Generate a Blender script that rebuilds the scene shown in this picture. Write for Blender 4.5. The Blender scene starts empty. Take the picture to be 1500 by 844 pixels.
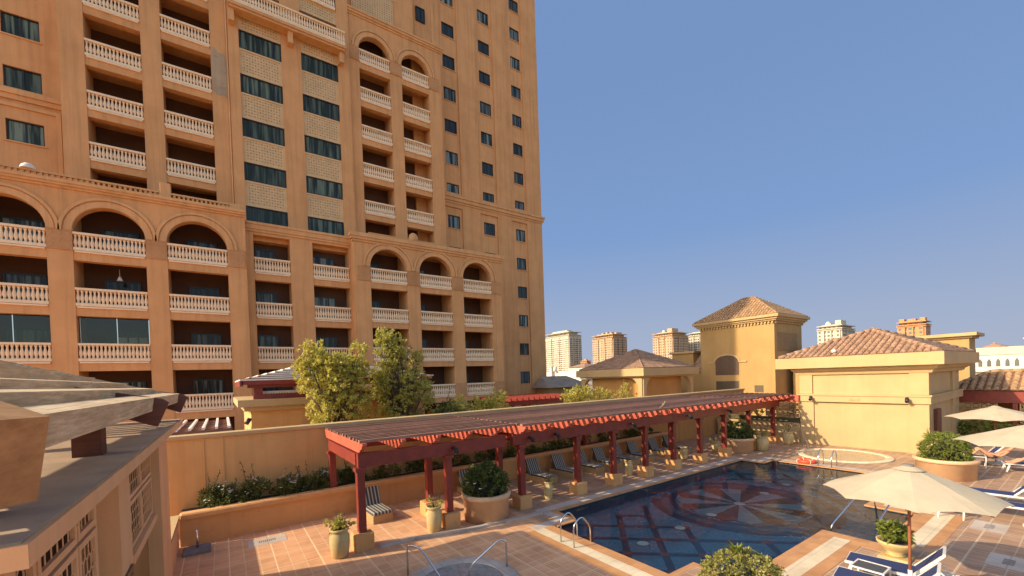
import bpy, math, random
from mathutils import Vector, Matrix, Euler
random.seed(7)
sc = bpy.context.scene
COL = sc.collection
R = math.radians
PI = math.pi

# ------------------------------------------------------------------ materials
def new_mat(name):
    m = bpy.data.materials.new(name); m.use_nodes = True
    nt = m.node_tree; b = nt.nodes['Principled BSDF']
    return m, nt, b

def ramp_mix(nt, fac, c1, c2):
    mx = nt.nodes.new('ShaderNodeMix'); mx.data_type = 'RGBA'
    mx.inputs[6].default_value = (*c1, 1); mx.inputs[7].default_value = (*c2, 1)
    nt.links.new(fac, mx.inputs[0]); return mx.outputs[2]

def coord(nt, scale=(1, 1, 1), kind='Object'):
    tc = nt.nodes.new('ShaderNodeTexCoord'); mp = nt.nodes.new('ShaderNodeMapping')
    mp.inputs['Scale'].default_value = scale
    nt.links.new(tc.outputs[kind], mp.inputs['Vector']); return mp.outputs[0]

def noise(nt, vec, scale, detail=4, rough=.55):
    n = nt.nodes.new('ShaderNodeTexNoise')
    n.inputs['Scale'].default_value = scale; n.inputs['Detail'].default_value = detail
    n.inputs['Roughness'].default_value = rough
    nt.links.new(vec, n.inputs['Vector']); return n.outputs['Fac']

def mrange(nt, v, a, b, c=0., d=1.):
    n = nt.nodes.new('ShaderNodeMapRange')
    for i, x in zip((1, 2, 3, 4), (a, b, c, d)): n.inputs[i].default_value = x
    nt.links.new(v, n.inputs[0]); return n.outputs[0]

def add_bump(nt, b, h, strength=.3, dist=.02):
    bp = nt.nodes.new('ShaderNodeBump'); bp.inputs['Strength'].default_value = strength
    bp.inputs['Distance'].default_value = dist
    nt.links.new(h, bp.inputs['Height']); nt.links.new(bp.outputs[0], b.inputs['Normal'])

def mul(nt, a, b):
    n = nt.nodes.new('ShaderNodeMath'); n.operation = 'MULTIPLY'
    for i, v in enumerate((a, b)):
        if isinstance(v, (int, float)): n.inputs[i].default_value = v
        else: nt.links.new(v, n.inputs[i])
    return n.outputs[0]

def stucco(name, c, c2=None, streak=.5, rough=.9, spot=None):
    """plaster with blotches, rain streaks and a sandy bump"""
    m, nt, b = new_mat(name)
    c2 = c2 or tuple(x * .78 for x in c)
    v = coord(nt)
    f = mrange(nt, noise(nt, v, .55, 6, .62), .36, .7)
    col = ramp_mix(nt, f, c, c2)
    vs = coord(nt, (2.6, 2.6, .12))
    s = mul(nt, mrange(nt, noise(nt, vs, 1.3, 6, .65), .47, .76), streak)
    mx = nt.nodes.new('ShaderNodeMix'); mx.data_type = 'RGBA'
    mx.inputs[7].default_value = (*[x * .5 for x in c], 1)
    nt.links.new(s, mx.inputs[0]); nt.links.new(col, mx.inputs[6]); col = mx.outputs[2]
    if spot:
        sp = mul(nt, mrange(nt, noise(nt, v, 2.3, 8, .7), .56, .66), .55)
        mx = nt.nodes.new('ShaderNodeMix'); mx.data_type = 'RGBA'
        mx.inputs[7].default_value = (*spot, 1)
        nt.links.new(sp, mx.inputs[0]); nt.links.new(col, mx.inputs[6]); col = mx.outputs[2]
    nt.links.new(col, b.inputs['Base Color']); b.inputs['Roughness'].default_value = rough
    add_bump(nt, b, noise(nt, v, 34, 5, .65), .22, .012)
    return m

def plain(name, c, rough=.6, metal=0., var=.18, scale=3., bump=0.):
    m, nt, b = new_mat(name); v = coord(nt)
    f = mrange(nt, noise(nt, v, scale, 5, .6), .35, .68)
    nt.links.new(ramp_mix(nt, f, c, tuple(x * (1 - var) for x in c)), b.inputs['Base Color'])
    b.inputs['Roughness'].default_value = rough; b.inputs['Metallic'].default_value = metal
    if bump: add_bump(nt, b, noise(nt, v, scale * 8, 4, .6), bump, .01)
    return m

def wood(name, c1, c2, stretch=(18, 1.2, 18), rough=.7, bump=.25, vary=0.):
    m, nt, b = new_mat(name)
    v = coord(nt, stretch)
    f = mrange(nt, noise(nt, v, 1.1, 6, .7), .3, .7)
    v2 = coord(nt); g = mrange(nt, noise(nt, v2, 1.4, 5, .6), .42, .72)
    col = ramp_mix(nt, f, c1, c2)
    mx = nt.nodes.new('ShaderNodeMix'); mx.data_type = 'RGBA'
    mx.inputs[7].default_value = (*[(p + q) * .33 for p, q in zip(c1, c2)], 1)
    nt.links.new(mul(nt, g, .6), mx.inputs[0]); nt.links.new(col, mx.inputs[6])
    out = mx.outputs[2]
    if vary:
        oi = nt.nodes.new('ShaderNodeObjectInfo'); hs = nt.nodes.new('ShaderNodeHueSaturation')
        nt.links.new(mrange(nt, oi.outputs['Random'], 0, 1, 1 - vary, 1 + vary * .5), hs.inputs['Value'])
        nt.links.new(out, hs.inputs['Color']); out = hs.outputs[0]
    nt.links.new(out, b.inputs['Base Color'])
    b.inputs['Roughness'].default_value = rough
    add_bump(nt, b, f, bump, .006)
    return m

def glass_dark(name, c, curtain=None, rough=.06):
    m, nt, b = new_mat(name)
    if curtain:
        oi = nt.nodes.new('ShaderNodeObjectInfo')
        v = coord(nt, (2.2, 2.2, .12))
        ad = nt.nodes.new('ShaderNodeVectorMath'); ad.operation = 'ADD'
        nt.links.new(v, ad.inputs[0]); nt.links.new(oi.outputs['Random'], ad.inputs[1])
        f = mrange(nt, noise(nt, ad.outputs[0], 2.0, 3, .5), .44, .58)
        amt = mul(nt, f, mrange(nt, oi.outputs['Random'], .1, .9, .08, 1.))
        nt.links.new(ramp_mix(nt, amt, c, curtain), b.inputs['Base Color'])
    else:
        b.inputs['Base Color'].default_value = (*c, 1)
    b.inputs['Roughness'].default_value = rough
    b.inputs['Specular IOR Level'].default_value = .22
    return m

def leafmat(name, c1, c2, c3):
    m, nt, b = new_mat(name)
    v = coord(nt)
    f = mrange(nt, noise(nt, v, 5, 3, .6), .35, .65)
    g = nt.nodes.new('ShaderNodeTexWhiteNoise'); g.noise_dimensions = '3D'
    sn = nt.nodes.new('ShaderNodeVectorMath'); sn.operation = 'SNAP'; sn.inputs[1].default_value = (.12, .12, .12)
    nt.links.new(v, sn.inputs[0]); nt.links.new(sn.outputs[0], g.inputs[0])
    col = ramp_mix(nt, f, c1, c2)
    mx = nt.nodes.new('ShaderNodeMix'); mx.data_type = 'RGBA'; mx.inputs[7].default_value = (*c3, 1)
    nt.links.new(mul(nt, g.outputs[0], .6), mx.inputs[0]); nt.links.new(col, mx.inputs[6])
    nt.links.new(mx.outputs[2], b.inputs['Base Color'])
    b.inputs['Roughness'].default_value = .5
    tr = nt.nodes.new('ShaderNodeBsdfTranslucent'); nt.links.new(mx.outputs[2], tr.inputs[0])
    ms = nt.nodes.new('ShaderNodeMixShader'); ms.inputs[0].default_value = .4
    nt.links.new(b.outputs[0], ms.inputs[1]); nt.links.new(tr.outputs[0], ms.inputs[2])
    nt.links.new(ms.outputs[0], nt.nodes['Material Output'].inputs[0])
    return m

def tiles(name, cA, cB, grout, w, h, mortar=.012, offset=0., big=None, rough=.6, wear=None):
    """paving in world metres; 'big' adds a wider grid of pale joints"""
    m, nt, b = new_mat(name)
    v = coord(nt)
    def brick(wi, he, mo, of):
        t = nt.nodes.new('ShaderNodeTexBrick'); t.offset = of; t.squash = 1
        t.inputs['Color1'].default_value = (*cA, 1); t.inputs['Color2'].default_value = (*cB, 1)
        t.inputs['Mortar'].default_value = (*grout, 1); t.inputs['Scale'].default_value = 1
        t.inputs['Mortar Size'].default_value = mo; t.inputs['Brick Width'].default_value = wi
        t.inputs['Row Height'].default_value = he; t.inputs['Mortar Smooth'].default_value = .15
        t.inputs['Bias'].default_value = -.1
        nt.links.new(v, t.inputs['Vector']); return t
    t = brick(w, h, mortar, offset)
    col = t.outputs['Color']
    n2 = mrange(nt, noise(nt, v, 1.1, 7, .65), .36, .7)
    mx = nt.nodes.new('ShaderNodeMix'); mx.data_type = 'RGBA'; mx.blend_type = 'MULTIPLY'
    mx.inputs[7].default_value = (.66, .62, .6, 1)
    nt.links.new(mul(nt, n2, .75), mx.inputs[0]); nt.links.new(col, mx.inputs[6]); col = mx.outputs[2]
    if big:
        t2 = brick(big, big, .013, 0.)
        mx = nt.nodes.new('ShaderNodeMix'); mx.data_type = 'RGBA'
        mx.inputs[7].default_value = (*[min(1, g * 1.08) for g in grout], 1)
        nt.links.new(t2.outputs['Fac'], mx.inputs[0]); nt.links.new(col, mx.inputs[6]); col = mx.outputs[2]
    nt.links.new(col, b.inputs['Base Color'])
    nt.links.new(mrange(nt, n2, 0, 1, rough - .12, rough + .15), b.inputs['Roughness'])
    inv = nt.nodes.new('ShaderNodeMath'); inv.operation = 'SUBTRACT'; inv.inputs[0].default_value = 1
    nt.links.new(t.outputs['Fac'], inv.inputs[1])
    add_bump(nt, b, inv.outputs[0], .35, .006)
    return m

M = {}
M['facade'] = stucco('facade_plaster', (.70, .355, .142), (.60, .295, .112), .5)
M['facade_trim'] = stucco('facade_trim_plaster', (.71, .38, .16), (.61, .315, .125), .5)
M['capital'] = stucco('carved_capital_stone', (.60, .31, .135), (.46, .225, .09), .2)
M['cream'] = plain('cream_baluster_paint', (.90, .66, .41), .6, 0, .12, 4)
M['spandrel'] = plain('cream_pierced_panel', (.70, .465, .23), .75, 0, .16, 2)
M['pierce'] = plain('panel_recess', (.30, .19, .09), .8)
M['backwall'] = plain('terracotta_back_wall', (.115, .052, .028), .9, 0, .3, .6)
M['soffit'] = plain('balcony_soffit', (.46, .27, .14), .9)
M['frame'] = plain('dark_aluminium', (.028, .026, .024), .4, .3)
M['glass'] = glass_dark('window_glass', (.022, .028, .028), (.27, .33, .30))
M['glass_g'] = glass_dark('green_window_glass', (.02, .03, .022), (.19, .245, .175))
M['yellow'] = stucco('yellow_plaster', (.45, .28, .105), (.39, .235, .085), .22)
M['yellow_trim'] = stucco('pale_yellow_plaster', (.50, .345, .165), (.44, .30, .138), .16)
M['wallyellow'] = stucco('garden_wall_plaster', (.66, .40, .155), (.56, .32, .115), .4)
M['planter'] = stucco('planter_plaster', (.68, .36, .135), (.57, .28, .10), .25, .9, (.46, .21, .085))
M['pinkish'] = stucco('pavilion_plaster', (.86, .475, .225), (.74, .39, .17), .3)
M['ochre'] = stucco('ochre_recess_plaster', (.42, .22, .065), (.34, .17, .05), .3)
M['roofgrey'] = plain('grey_roof_coating', (.46, .33, .225), .9, 0, .35, 1.2, .2)
M['red'] = wood('red_stained_timber', (.27, .034, .019), (.16, .02, .012), (3, 3, 3), .5, .15)  # darker copy: shade on posts and beams put into the red
M['red_sunlit'] = wood('sunlit_red_timber', (.56, .125, .068), (.40, .07, .036), (3, 3, 3), .55, .12, .15)  # lighter copy of the red: sun on the rafters put into the colour
M['slat'] = wood('weathered_roof_slats', (.32, .165, .105), (.17, .075, .05), (1.2, 14, 14), .75, .2, .6)
M['timber'] = wood('weathered_pale_timber', (.92, .75, .48), (.44, .265, .125), (26, 1.6, 26), .75, .35, .1)
M['darktimber'] = wood('dark_red_tail_timber', (.20, .065, .035), (.11, .035, .022), (2, 14, 14), .65, .25)
M['whiteslat'] = plain('pale_painted_slat', (.80, .74, .66), .6, 0, .2, 5)
M['terra'] = plain('terracotta_roof_tile', (.40, .24, .15), .8, 0, .5, 2.6, .2)
M['terra_hi'] = plain('orange_roof_tile', (.47, .285, .145), .8, 0, .45, 2.6, .2)
M['terra_dark'] = plain('roof_tile_bed', (.24, .115, .065), .9)
M['potcream'] = plain('cream_pot', (.56, .41, .18), .7, 0, .25, 2.4, .15)
M['terpot'] = plain('terracotta_planter', (.70, .43, .235), .8, 0, .16, 2, .12)
M['soil'] = plain('dark_soil', (.06, .04, .028), 1)
M['steel'] = plain('polished_steel', (.75, .74, .72), .18, 1, .1)
M['whitemetal'] = plain('white_metal', (.70, .68, .64), .4, 0, .08)
M['bluecanvas'] = plain('navy_sling_fabric', (.030, .045, .14), .8, 0, .25, 8)
M['darkrubber'] = plain('dark_table_top', (.06, .065, .07), .4)
M['canvas'] = plain('cream_umbrella_canvas', (.49, .405, .275), .9, 0, .14, 2.2, .3)
M['pole'] = wood('umbrella_pole_wood', (.36, .12, .05), (.26, .08, .035), (20, 20, 1))
M['lifered'] = plain('orange_red_plastic', (.85, .09, .03), .45)
M['grey'] = plain('grey_concrete', (.22, .20, .185), .9, 0, .3, 4)
M['black'] = plain('black_plastic', (.02, .02, .022), .5)
M['lounge'] = None
M['wicker'] = plain('tan_wicker_base', (.50, .29, .12), .8, 0, .3, 30, .3)
M['skin'] = plain('skin', (.50, .25, .14), .55, 0, .1)
M['hair'] = plain('dark_hair', (.03, .02, .015), .6)
M['swim'] = plain('dark_swimwear', (.05, .03, .06), .8)
M['tower_w'] = stucco('far_white_tower', (.518, .459, .348), (.474, .407, .296), .2)
M['tower_p'] = stucco('far_peach_tower', (.488, .318, .185), (.444, .281, .155), .2)
M['tower_o'] = stucco('far_orange_tower', (.518, .244, .104), (.474, .215, .089), .2)
M['tower_win'] = plain('far_window_recess', (.10, .095, .085), .4, 0, .4, .3)
M['white'] = stucco('white_render', (.60, .56, .47), (.54, .49, .41), .2)
M['plant_leaf'] = leafmat('dark_shrub_leaf', (.055, .085, .018), (.10, .14, .028), (.20, .22, .05))
M['tree_leaf'] = leafmat('yellow_green_leaf', (.52, .47, .075), (.36, .34, .05), (.66, .57, .15))
M['tree_leaf2'] = leafmat('olive_leaf', (.45, .42, .07), (.28, .28, .045), (.60, .53, .15))
M['hedge_leaf'] = leafmat('clipped_dome_leaf', (.20, .245, .035), (.13, .17, .024), (.30, .32, .06))
M['fg_leaf'] = leafmat('variegated_leaf', (.32, .30, .05), (.19, .20, .03), (.56, .50, .19))
M['flower'] = plain('white_petal', (.85, .80, .72), .7)
M['bark'] = wood('bark', (.17, .11, .065), (.10, .065, .04), (9, 9, 2), .9, .5)

def stripe_mat():
    m, nt, b = new_mat('striped_cushion')
    v = coord(nt); w = nt.nodes.new('ShaderNodeTexWave'); w.wave_type = 'BANDS'; w.bands_direction = 'X'
    w.inputs['Scale'].default_value = 2.7; w.inputs['Distortion'].default_value = 0; w.wave_profile = 'SIN'
    nt.links.new(v, w.inputs['Vector'])
    f = mrange(nt, w.outputs['Fac'], .60, .74)
    nt.links.new(ramp_mix(nt, f, (.055, .06, .062), (.40, .37, .30)), b.inputs['Base Color'])
    b.inputs['Roughness'].default_value = .9
    return m
M['lounge'] = stripe_mat()

# ------------------------------------------------------------------ mesh builder
class MB:
    def __init__(s): s.v = []; s.f = []; s.sm = []
    def face(s, pts, smooth=False):
        k = len(s.v); s.v += [tuple(p) for p in pts]; s.f.append(tuple(range(k, k + len(pts)))); s.sm.append(smooth)
    def raw(s, vs, fs, smooth=False):
        k = len(s.v); s.v += [tuple(p) for p in vs]
        for f in fs: s.f.append(tuple(i + k for i in f)); s.sm.append(smooth)
    def box(s, x0, x1, y0, y1, z0, z1):
        s.raw([(x0, y0, z0), (x1, y0, z0), (x1, y1, z0), (x0, y1, z0), (x0, y0, z1), (x1, y0, z1), (x1, y1, z1), (x0, y1, z1)],
              [(0, 3, 2, 1), (4, 5, 6, 7), (0, 1, 5, 4), (1, 2, 6, 5), (2, 3, 7, 6), (3, 0, 4, 7)])
        return s
    def bbox(s, x0, x1, y0, y1, z0, z1, c=.02):
        """box with chamfered vertical edges and top edge"""
        pts = [(x0 + c, y0), (x1 - c, y0), (x1, y0 + c), (x1, y1 - c), (x1 - c, y1), (x0 + c, y1), (x0, y1 - c), (x0, y0 + c)]
        cx, cy = (x0 + x1) / 2, (y0 + y1) / 2
        ins = [(cx + (x - cx) * (1 - c / (x1 - x0) * 2), cy + (y - cy) * (1 - c / (y1 - y0) * 2)) for x, y in pts]
        v = [(x, y, z0) for x, y in pts] + [(x, y, z1 - c) for x, y in pts] + [(x, y, z1) for x, y in ins]
        f = [tuple(range(7, -1, -1)), tuple(range(16, 24))]
        for r in (0, 8):
            for i in range(8): f.append((r + i, r + (i + 1) % 8, r + 8 + (i + 1) % 8, r + 8 + i))
        s.raw(v, f); return s
    def beam(s, p, q, w, h, up=(0, 0, 1), taper=1.):
        p, q = Vector(p), Vector(q); d = (q - p).normalized(); u = Vector(up)
        side = d.cross(u)
        if side.length < 1e-4: side = d.cross(Vector((1, 0, 0)))
        side.normalize(); u = side.cross(d).normalized()
        v = []
        for c, k in ((p, 1.), (q, taper)):
            for a, b in ((-1, -1), (1, -1), (1, 1), (-1, 1)):
                v.append(c + side * (a * w / 2 * k) + u * (b * h / 2 * k))
        s.raw(v, [(0, 1, 2, 3), (7, 6, 5, 4), (0, 4, 5, 1), (1, 5, 6, 2), (2, 6, 7, 3), (3, 7, 4, 0)]); return s
    def tube(s, pts, r, n=8, cap=True, r1=None):
        pts = [Vector(p) for p in pts]; k0 = len(s.v); m = len(pts)
        ref = None
        for i, p in enumerate(pts):
            d = (pts[min(i + 1, m - 1)] - pts[max(i - 1, 0)]).normalized()
            if ref is None:
                ref = d.cross(Vector((0, 0, 1)))
                if ref.length < .1: ref = d.cross(Vector((1, 0, 0)))
            ref = (ref - d * ref.dot(d)).normalized(); b = d.cross(ref)
            rr = r if r1 is None else r + (r1 - r) * i / max(1, m - 1)
            for j in range(n):
                a = 2 * PI * j / n; s.v.append(tuple(p + (ref * math.cos(a) + b * math.sin(a)) * rr))
        for i in range(m - 1):
            for j in range(n):
                s.f.append((k0 + i * n + j, k0 + i * n + (j + 1) % n, k0 + (i + 1) * n + (j + 1) % n, k0 + (i + 1) * n + j)); s.sm.append(True)
        if cap:
            s.f.append(tuple(k0 + j for j in range(n - 1, -1, -1))); s.sm.append(False)
            s.f.append(tuple(k0 + (m - 1) * n + j for j in range(n))); s.sm.append(False)
        return s
    def lathe(s, prof, c=(0, 0, 0), n=16, smooth=True, a0=0.):
        k0 = len(s.v); m = len(prof)
        for r, z in prof:
            for j in range(n):
                a = a0 + 2 * PI * j / n; s.v.append((c[0] + r * math.cos(a), c[1] + r * math.sin(a), c[2] + z))
        for i in range(m - 1):
            for j in range(n):
                s.f.append((k0 + i * n + j, k0 + i * n + (j + 1) % n, k0 + (i + 1) * n + (j + 1) % n, k0 + (i + 1) * n + j)); s.sm.append(smooth)
        if prof[0][0] > 1e-4: s.f.append(tuple(k0 + j for j in range(n - 1, -1, -1))); s.sm.append(False)
        if prof[-1][0] > 1e-4: s.f.append(tuple(k0 + (m - 1) * n + j for j in range(n))); s.sm.append(False)
        return s
    def disc(s, r, z, c=(0, 0, 0), n=24):
        s.face([(c[0] + r * math.cos(2 * PI * k / n), c[1] + r * math.sin(2 * PI * k / n), c[2] + z) for k in range(n)]); return s
    def prism(s, poly, z0, z1):
        n = len(poly)
        s.raw([(x, y, z0) for x, y in poly] + [(x, y, z1) for x, y in poly],
              [tuple(range(n - 1, -1, -1)), tuple(range(n, 2 * n))] + [(i, (i + 1) % n, n + (i + 1) % n, n + i) for i in range(n)])
        return s
    def extr(s, poly, axis, a, b):
        """polygon in the two other axes pushed along axis (0 = x: poly (y,z); 1 = y: poly (x,z))"""
        n = len(poly)
        P = (lambda p, t: (t, p[0], p[1])) if axis == 0 else (lambda p, t: (p[0], t, p[1]))
        s.raw([P(p, a) for p in poly] + [P(p, b) for p in poly],
              [tuple(range(n - 1, -1, -1)), tuple(range(n, 2 * n))] + [(i, (i + 1) % n, n + (i + 1) % n, n + i) for i in range(n)])
        return s
    def build(s, name, mat, parent=None, off=None, second=None):
        nf = len(s.f)
        if second: s.raw(second[0].v, second[0].f)
        me = bpy.data.meshes.new(name)
        if XSC[0]: s.v = [(a * XSC[0], b * XSC[0], 4.6 + (c - 4.6) * XSC[0]) for a, b, c in s.v]
        o3 = off if off is not None else (ORG.get(parent.name, (0, 0, 0)) if parent else (0, 0, 0))
        if o3 != (0, 0, 0): s.v = [(a - o3[0], b - o3[1], c - o3[2]) for a, b, c in s.v]
        me.from_pydata(s.v, [], s.f); me.polygons.foreach_set('use_smooth', s.sm)
        me.update()
        if second:
            for i in range(nf, len(s.f)): me.polygons[i].material_index = 1
        import bmesh
        bm = bmesh.new(); bm.from_mesh(me)
        bmesh.ops.remove_doubles(bm, verts=bm.verts, dist=1e-5) if len(s.v) < 60000 else None
        bmesh.ops.recalc_face_normals(bm, faces=bm.faces) if RECALC[0] else None
        bm.to_mesh(me); bm.free()
        me.materials.append(M[mat] if isinstance(mat, str) else mat)
        if second: me.materials.append(M[second[1]])
        o = bpy.data.objects.new(name, me); COL.objects.link(o)
        if parent is not None:
            o.parent = parent; ORG[o.name] = tuple(o3)
        return o
RECALC = [True]; XSC = [None]
ORG = {}
def tag(o, label=None, cat=None, group=None, kind=None):
    if label: o['label'] = label
    if cat: o['category'] = cat
    if group: o['group'] = group
    if kind: o['kind'] = kind
    return o
def thing(name, label, cat, loc=(0, 0, 0), group=None, rz=0.):
    if XSC[0]: loc = (loc[0] * XSC[0], loc[1] * XSC[0], 0)
    o = bpy.data.objects.new(name, None); COL.objects.link(o); o.location = loc; o.rotation_euler[2] = rz
    o.empty_display_size = .2
    ORG[o.name] = tuple(loc)
    return tag(o, label, cat, group)
def kids(o): return [c for c in bpy.data.objects if c.parent == o]
def dup(root, loc, rz=0., label=None, group=None, sc_=None):
    def cp(o, par):
        c = o.copy(); COL.objects.link(c); c.parent = par
        for ch in kids(o): cp(ch, c)
        return c
    r = cp(root, None); r.location = loc; r.rotation_euler[2] = rz
    if sc_: r.scale = sc_
    if label: r['label'] = label
    if group: r['group'] = group
    return r
def struct(o): o['kind'] = 'structure'; return o

# ------------------------------------------------------------------ camera, light, sky
CAMZ = 4.6
f_, yaw, pit, roll = 610.416935, 0.608125347, -0.0153462760, -0.0333915219
fw = Vector((math.sin(yaw) * math.cos(pit), math.cos(yaw) * math.cos(pit), math.sin(pit)))
r0 = Vector((math.cos(yaw), -math.sin(yaw), 0)); u0 = r0.cross(fw)
rr = r0 * math.cos(roll) + u0 * math.sin(roll); uu = -r0 * math.sin(roll) + u0 * math.cos(roll)
cam = bpy.data.cameras.new('camera'); co = bpy.data.objects.new('camera', cam); COL.objects.link(co)
co.matrix_world = Matrix(((rr.x, uu.x, -fw.x, 0), (rr.y, uu.y, -fw.y, 0), (rr.z, uu.z, -fw.z, CAMZ), (0, 0, 0, 1)))
cam.sensor_fit = 'HORIZONTAL'; cam.sensor_width = 36; cam.lens = 36 * f_ / 1500
cam.shift_x = 0; cam.shift_y = (562.5 - 422) / 1500
cam.clip_start = .05; cam.clip_end = 6000
sc.camera = co

SUN = Vector((-1.8, .54, 1.)).normalized()
elev = math.asin(SUN.z); azim = math.atan2(SUN.x, SUN.y)     # clockwise from +Y
sl = bpy.data.lights.new('sun', 'SUN'); sl.energy = 2.9; sl.angle = R(.53); sl.color = (1., .82, .57)
so = bpy.data.objects.new('sun', sl); COL.objects.link(so); so.rotation_euler = (-SUN).to_track_quat('-Z', 'Y').to_euler()
so.location = (-30, 10, 40)
w = bpy.data.worlds.new('World'); sc.world = w; w.use_nodes = True
wn = w.node_tree; bg = wn.nodes['Background']
sky = wn.nodes.new('ShaderNodeTexSky'); sky.sky_type = 'NISHITA'; sky.sun_disc = False
sky.sun_elevation = elev; sky.sun_rotation = azim
sky.altitude = 0; sky.air_density = 1.0; sky.dust_density = 2.2; sky.ozone_density = 1.4
cap = wn.nodes.new('ShaderNodeMix'); cap.data_type = 'RGBA'; cap.blend_type = 'DARKEN'; cap.inputs[0].default_value = 1.
# hand-set colour ramp caps the sky brightness, bluer with height
tcw = wn.nodes.new('ShaderNodeTexCoord'); sx = wn.nodes.new('ShaderNodeSeparateXYZ'); wn.links.new(tcw.outputs['Generated'], sx.inputs[0])
rmp = wn.nodes.new('ShaderNodeValToRGB'); wn.links.new(sx.outputs[2], rmp.inputs[0])
el = rmp.color_ramp.elements
VK = 1.02
SKY_CAP = ((0., (1.46, 1.64, 2.06)), (.10, (1.26, 1.54, 2.14)), (.30, (.74, 1.22, 2.20)), (.55, (.64, 1.05, 1.95)), (1., (.6, 1.0, 1.9)))
while len(el) < len(SKY_CAP): el.new(.5)
for e_, (p_, c_) in zip(el, SKY_CAP): e_.position = p_; e_.color = (*[q * VK / 3 for q in c_], 1)
vs = wn.nodes.new('ShaderNodeVectorMath'); vs.operation = 'SCALE'; vs.inputs['Scale'].default_value = 3
wn.links.new(rmp.outputs[0], vs.inputs[0]); wn.links.new(vs.outputs[0], cap.inputs[7])
# cap holds only on the viewed side; unseen sky stays brighter as added fill
dt = wn.nodes.new('ShaderNodeVectorMath'); dt.operation = 'DOT_PRODUCT'; dt.inputs[1].default_value = (.62, .78, 0)
wn.links.new(tcw.outputs['Generated'], dt.inputs[0])
mr = wn.nodes.new('ShaderNodeMapRange'); mr.interpolation_type = 'SMOOTHSTEP'; mr.inputs[1].default_value = -.15; mr.inputs[2].default_value = .3
wn.links.new(dt.outputs['Value'], mr.inputs[0]); wn.links.new(mr.outputs[0], cap.inputs[0])
wn.links.new(sky.outputs[0], cap.inputs[6]); wn.links.new(cap.outputs[2], bg.inputs[0]); bg.inputs[1].default_value = .13
sc.view_settings.view_transform = 'Standard'; sc.view_settings.look = 'None'
sc.view_settings.exposure = 1.1; sc.view_settings.gamma = 1
sc.render.engine = 'CYCLES'
sc.cycles.max_bounces = 8; sc.cycles.diffuse_bounces = 4; sc.cycles.transparent_max_bounces = 16
sc.cycles.caustics_reflective = False; sc.cycles.caustics_refractive = False
sc.cycles.use_denoising = True
def clear_glass(name, tint, refl=.12):
    m, nt, b = new_mat(name); nt.nodes.remove(b)
    t = nt.nodes.new('ShaderNodeBsdfTransparent'); t.inputs[0].default_value = (*tint, 1)
    g = nt.nodes.new('ShaderNodeBsdfGlossy'); g.inputs['Roughness'].default_value = .02
    fr = nt.nodes.new('ShaderNodeFresnel'); fr.inputs[0].default_value = 1.5
    mx = nt.nodes.new('ShaderNodeMixShader'); nt.links.new(fr.outputs[0], mx.inputs[0])
    nt.links.new(t.outputs[0], mx.inputs[1]); nt.links.new(g.outputs[0], mx.inputs[2])
    nt.links.new(mx.outputs[0], nt.nodes['Material Output'].inputs[0]); return m
M['glassy'] = clear_glass('clear_balcony_glass', (.72, .76, .68))
M['patch'] = stucco('bare_concrete', (.47, .335, .21), (.36, .255, .155), .4, .95, (.22, .18, .14))
M['plaque'] = plain('brown_plaque', (.16, .075, .04), .5)
M['timber_end'] = wood('brown_timber_end', (.46, .25, .105), (.28, .135, .05), (3, 12, 12), .7, .3)
M['grille'] = plain('dark_grille_glass', (.12, .085, .05), .5, 0, .4, 6)
M['louvre'] = plain('ochre_louvre', (.34, .21, .09), .8)
M['kioskwall'] = stucco('kiosk_wall_plaster', (.50, .27, .085), (.44, .225, .065), .2)
M['hedgewood'] = plain('green_grey_ledge', (.17, .15, .07), .8)
M['core_shade'] = plain('shrub_core_shade', (.03, .028, .012), 1, 0, .4, 8)
M['birdgrey'] = plain('bird_feathers', (.22, .16, .12), .8)

def spa_mat(name, c):
    m, nt, b = new_mat(name); v = coord(nt)
    f = mrange(nt, noise(nt, v, 7, 4, .6), .4, .62)
    nt.links.new(ramp_mix(nt, f, c, tuple(x * .72 for x in c)), b.inputs['Base Color']); b.inputs['Roughness'].default_value = .12
    add_bump(nt, b, noise(nt, v, 3.2, 3, .5), .12, .05); return m
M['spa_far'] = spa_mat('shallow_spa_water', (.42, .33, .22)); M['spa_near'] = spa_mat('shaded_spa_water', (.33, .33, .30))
M['interior_shade'] = plain('painted_interior_shade', (.085, .045, .02), .95)

# ================================================================== the apartment tower
F = lambda n: 3.15 + 3.3 * n
TW = thing('apartment_tower', 'huge ochre apartment tower with arched balconies and white balustrades filling the left of the view', 'apartment building', (5, 37, 0))
wall = MB(); backs = MB(); caps = []
class TrimPart:
    """every moulding goes into a part of its own"""
    def __init__(s): s.cur = MB()
    def __getattr__(s, k): return getattr(s.cur, k)
    def flush(s, name):
        if s.cur.v: s.cur.build(name, 'facade_trim', TW)
        s.cur = MB()
trim = TrimPart()

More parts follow.
